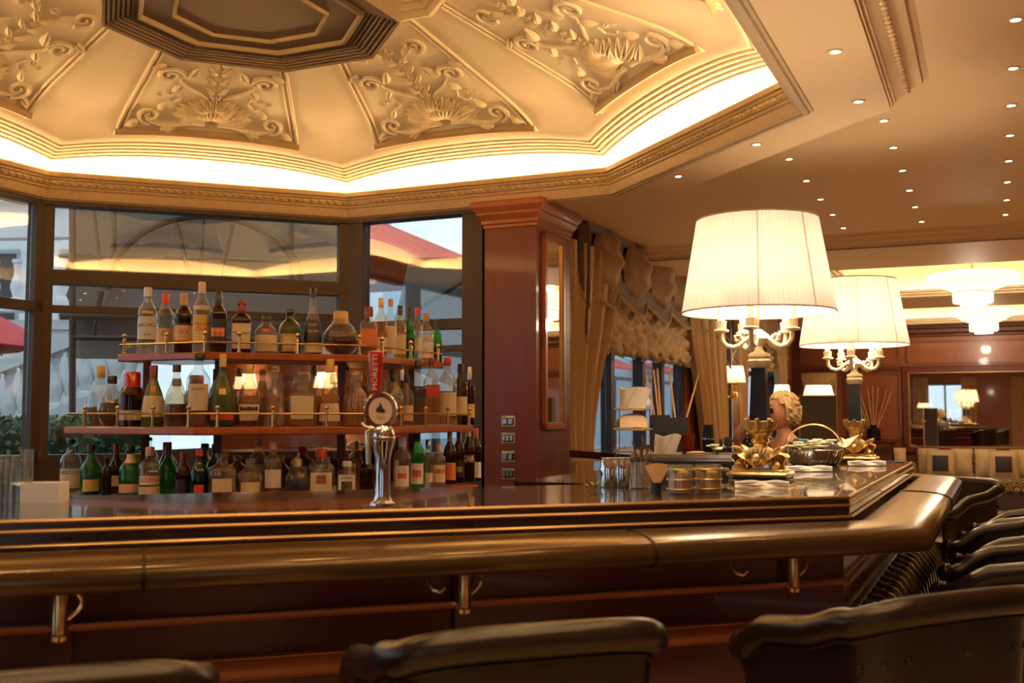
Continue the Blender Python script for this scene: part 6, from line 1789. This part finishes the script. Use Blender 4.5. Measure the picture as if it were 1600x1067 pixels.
def build_person(loc, rz, label):
    t = thing('person', label, 'person', loc, rz)
    V = [(0, -.02, .90)]; R_ = [(.15, .12)]; E_ = []
    w = chain([(0, -.03, 1.02), (0, -.01, 1.14), (0, 0, 1.24), (0, .005, 1.295), (0, .02, 1.345), (0, .03, 1.39)], [(.115, .09), (.135, .10), (.12, .085), (.075, .06), .046, .044], V, E_, R_, 0)
    chest = 3
    arms = {}
    for s, pts in ((1, [(.165, 0, 1.255), (.215, .16, 1.30), (.20, .24, 1.335), (.12, .22, 1.40), (.075, .19, 1.455)]), (-1, [(-.165, 0, 1.255), (-.22, .06, 1.13), (-.215, .16, 1.06), (-.15, .30, 1.16), (-.12, .36, 1.205)])):
        arms[s] = chain(pts, [.052, .045, .040, .034, .026], V, E_, R_, chest)
    for s in (1, -1):
        chain([(s * .09, .03, .86), (s * .11, .22, .85), (s * .12, .42, .83), (s * .12, .41, .62), (s * .12, .38, .40), (s * .12, .44, .33), (s * .12, .52, .32)], [.085, .080, .060, .052, .038, .038, .028], V, E_, R_, 0)
    for s in (1, -1):
        wv = Vector(V[arms[s]]); pv_ = Vector(V[arms[s] - 1]); d = (wv - pv_).normalized()
        side = d.cross(Vector((0, 0, 1))).normalized(); up = side.cross(d)
        palm = len(V); V.append(tuple(wv + d * .05)); R_.append((.030, .016)); E_.append((arms[s], palm))
        for i, (o, ln) in enumerate(((-.026, .055), (-.009, .066), (.009, .062), (.026, .048))):
            b = wv + d * .085 + side * o
            chain([tuple(b), tuple(b + d * ln * .5 + up * -.012), tuple(b + d * ln * .8 - up * .034)], [.009, .0085, .007], V, E_, R_, palm)
        b = wv + d * .03 - side * .034
        chain([tuple(b), tuple(b + d * .03 - side * .018 - up * .008), tuple(b + d * .055 - side * .012 - up * .018)], [.010, .009, .008], V, E_, R_, palm)
    bv, bf = skin_mesh('body', V, E_, R_)
    body = MB().add(bv, bf)
    # head: face looks +y
    HC = Vector((0, .05, 1.475))
    def head(u, v):
        a = 2 * PI * u; p_ = PI * v
        x = .073 * math.sin(p_) * math.cos(a); y = .092 * math.sin(p_) * math.sin(a); z = -.112 * math.cos(p_)
        fr = max(0, math.sin(a)) * math.sin(p_)
        if z < -.03: x *= 1 - .35 * (-.03 - z) / .08; y *= 1 - .12 * (-.03 - z) / .08
        nose = math.exp(-((x / .014) ** 2) - ((z + .012) / .026) ** 2) * (.022 if fr > .6 else 0)
        eye = -(math.exp(-(((abs(x) - .031) / .014) ** 2) - ((z - .012) / .012) ** 2)) * (.008 if fr > .5 else 0)
        chin = math.exp(-((x / .03) ** 2) - ((z + .09) / .02) ** 2) * (.012 if fr > .2 else 0)
        lips = math.exp(-((x / .022) ** 2) - ((z + .052) / .009) ** 2) * (.006 if fr > .5 else 0)
        return HC + Vector((x, y + nose + eye + chin + lips, z))
    body.grid(head, 40, 28, True)
    for s in (-1, 1): body.ball(HC + Vector((s * .073, -.005, -.005)), .009, .018, .030, 8, 7)
    body.build('body', 'skin', t, 80)
    for s in (-1, 1): MB().ball(HC + Vector((s * .031, .082, .012)), .011, seg=10, ring=7).build('eye', 'white', t)
    for s in (-1, 1): MB().rbox(s * .033, .098, .010 , .050, .006, .036, .010).build('sunglass_lens', 'black_gloss', t)
    for o in [o for o in t.children if o.name.startswith('sunglass')]: o.location = (HC.x, HC.y, HC.z)
    MB().box(0, .085, -.052, .030, .010, .007).build('lips', 'red', t, 0, tuple(HC))
    # short wavy hair
    hr = MB()
    def hair(u, v):
        a = 2 * PI * u; p_ = PI * (.02 + .66 * v)
        k = 1 + .05 * math.sin(7 * a + 9 * v) + .03 * math.sin(17 * a - 14 * v)
        cut = 1.0
        x = .094 * math.sin(p_) * math.cos(a) * k; y = (.110 * math.sin(p_) * math.sin(a)) * k - .022; z = .128 * math.cos(p_) * k
        if math.sin(a) > .35 and v > .42: y = min(y, .055 - .02 * v); z = max(z, .045)
        return HC + Vector((x, y, z + .012))
    hr.grid(hair, 64, 22, True)
    rr = random.Random(3)
    for i in range(70):
        a = rr.uniform(PI * .95, PI * 2.05); p_ = PI * rr.uniform(.12, .66)
        c = HC + Vector((.094 * math.sin(p_) * math.cos(a), .110 * math.sin(p_) * math.sin(a) - .022, .128 * math.cos(p_) + .012))
        hr.tube([c + Vector((.016 * math.cos(k * 1.1 + i), .012 * math.sin(k * 1.1 + i), -.007 * k)) for k in range(6)], [.010, .011, .010, .009, .008, .004], 6)
    hr.build('hair', 'hair', t, 80)
    # dotted dress
    dm_ = bpy.data.materials.new('dotted_cloth'); dm_.use_nodes = True; nt = dm_.node_tree; b = nt.nodes['Principled BSDF']; b.inputs['Roughness'].default_value = .7
    tc = nt.nodes.new('ShaderNodeTexCoord'); vo = nt.nodes.new('ShaderNodeTexVoronoi'); vo.inputs['Scale'].default_value = 42; vo.inputs['Randomness'].default_value = .25
    rp = nt.nodes.new('ShaderNodeValToRGB'); rp.color_ramp.interpolation = 'CONSTANT'; rp.color_ramp.elements[0].color = (.75, .70, .62, 1); rp.color_ramp.elements[1].position = .34; rp.color_ramp.elements[1].color = (.02, .018, .02, 1)
    nt.links.new(tc.outputs['Object'], vo.inputs['Vector']); nt.links.new(vo.outputs['Distance'], rp.inputs[0]); nt.links.new(rp.outputs[0], b.inputs['Base Color'])
    MATS['dotted_cloth'] = dm_
    V = [(0, -.02, .88)]; R_ = [(.175, .145)]; E_ = []
    chain([(0, -.03, 1.02), (0, -.01, 1.14), (0, 0, 1.225)], [(.130, .105), (.150, .115), (.128, .092)], V, E_, R_, 0)
    for s, pts in ((1, [(.165, 0, 1.25), (.215, .16, 1.30), (.203, .225, 1.33)]), (-1, [(-.165, 0, 1.25), (-.22, .06, 1.13), (-.217, .14, 1.075)])):
        chain(pts, [.064, .058, .054], V, E_, R_, 3)
    for s in (1, -1): chain([(s * .09, .05, .86), (s * .11, .22, .855), (s * .12, .38, .84)], [.105, .100, .085], V, E_, R_, 0)
    dv, df = skin_mesh('dress', V, E_, R_)
    MB().add(dv, df).build('dress', 'dotted_cloth', t, 80)
    return t
PPOS = Vector((1.80, 7.05))
pf = math.atan2(-.355, -.935)
build_person((PPOS.x, PPOS.y, -.055), pf - PI / 2, 'blond woman in a dotted dress seated at the far side of the bar')
tub_chair(PPOS.x + .06, PPOS.y + .03, pf, 'dark leather tub chair under the blond woman')
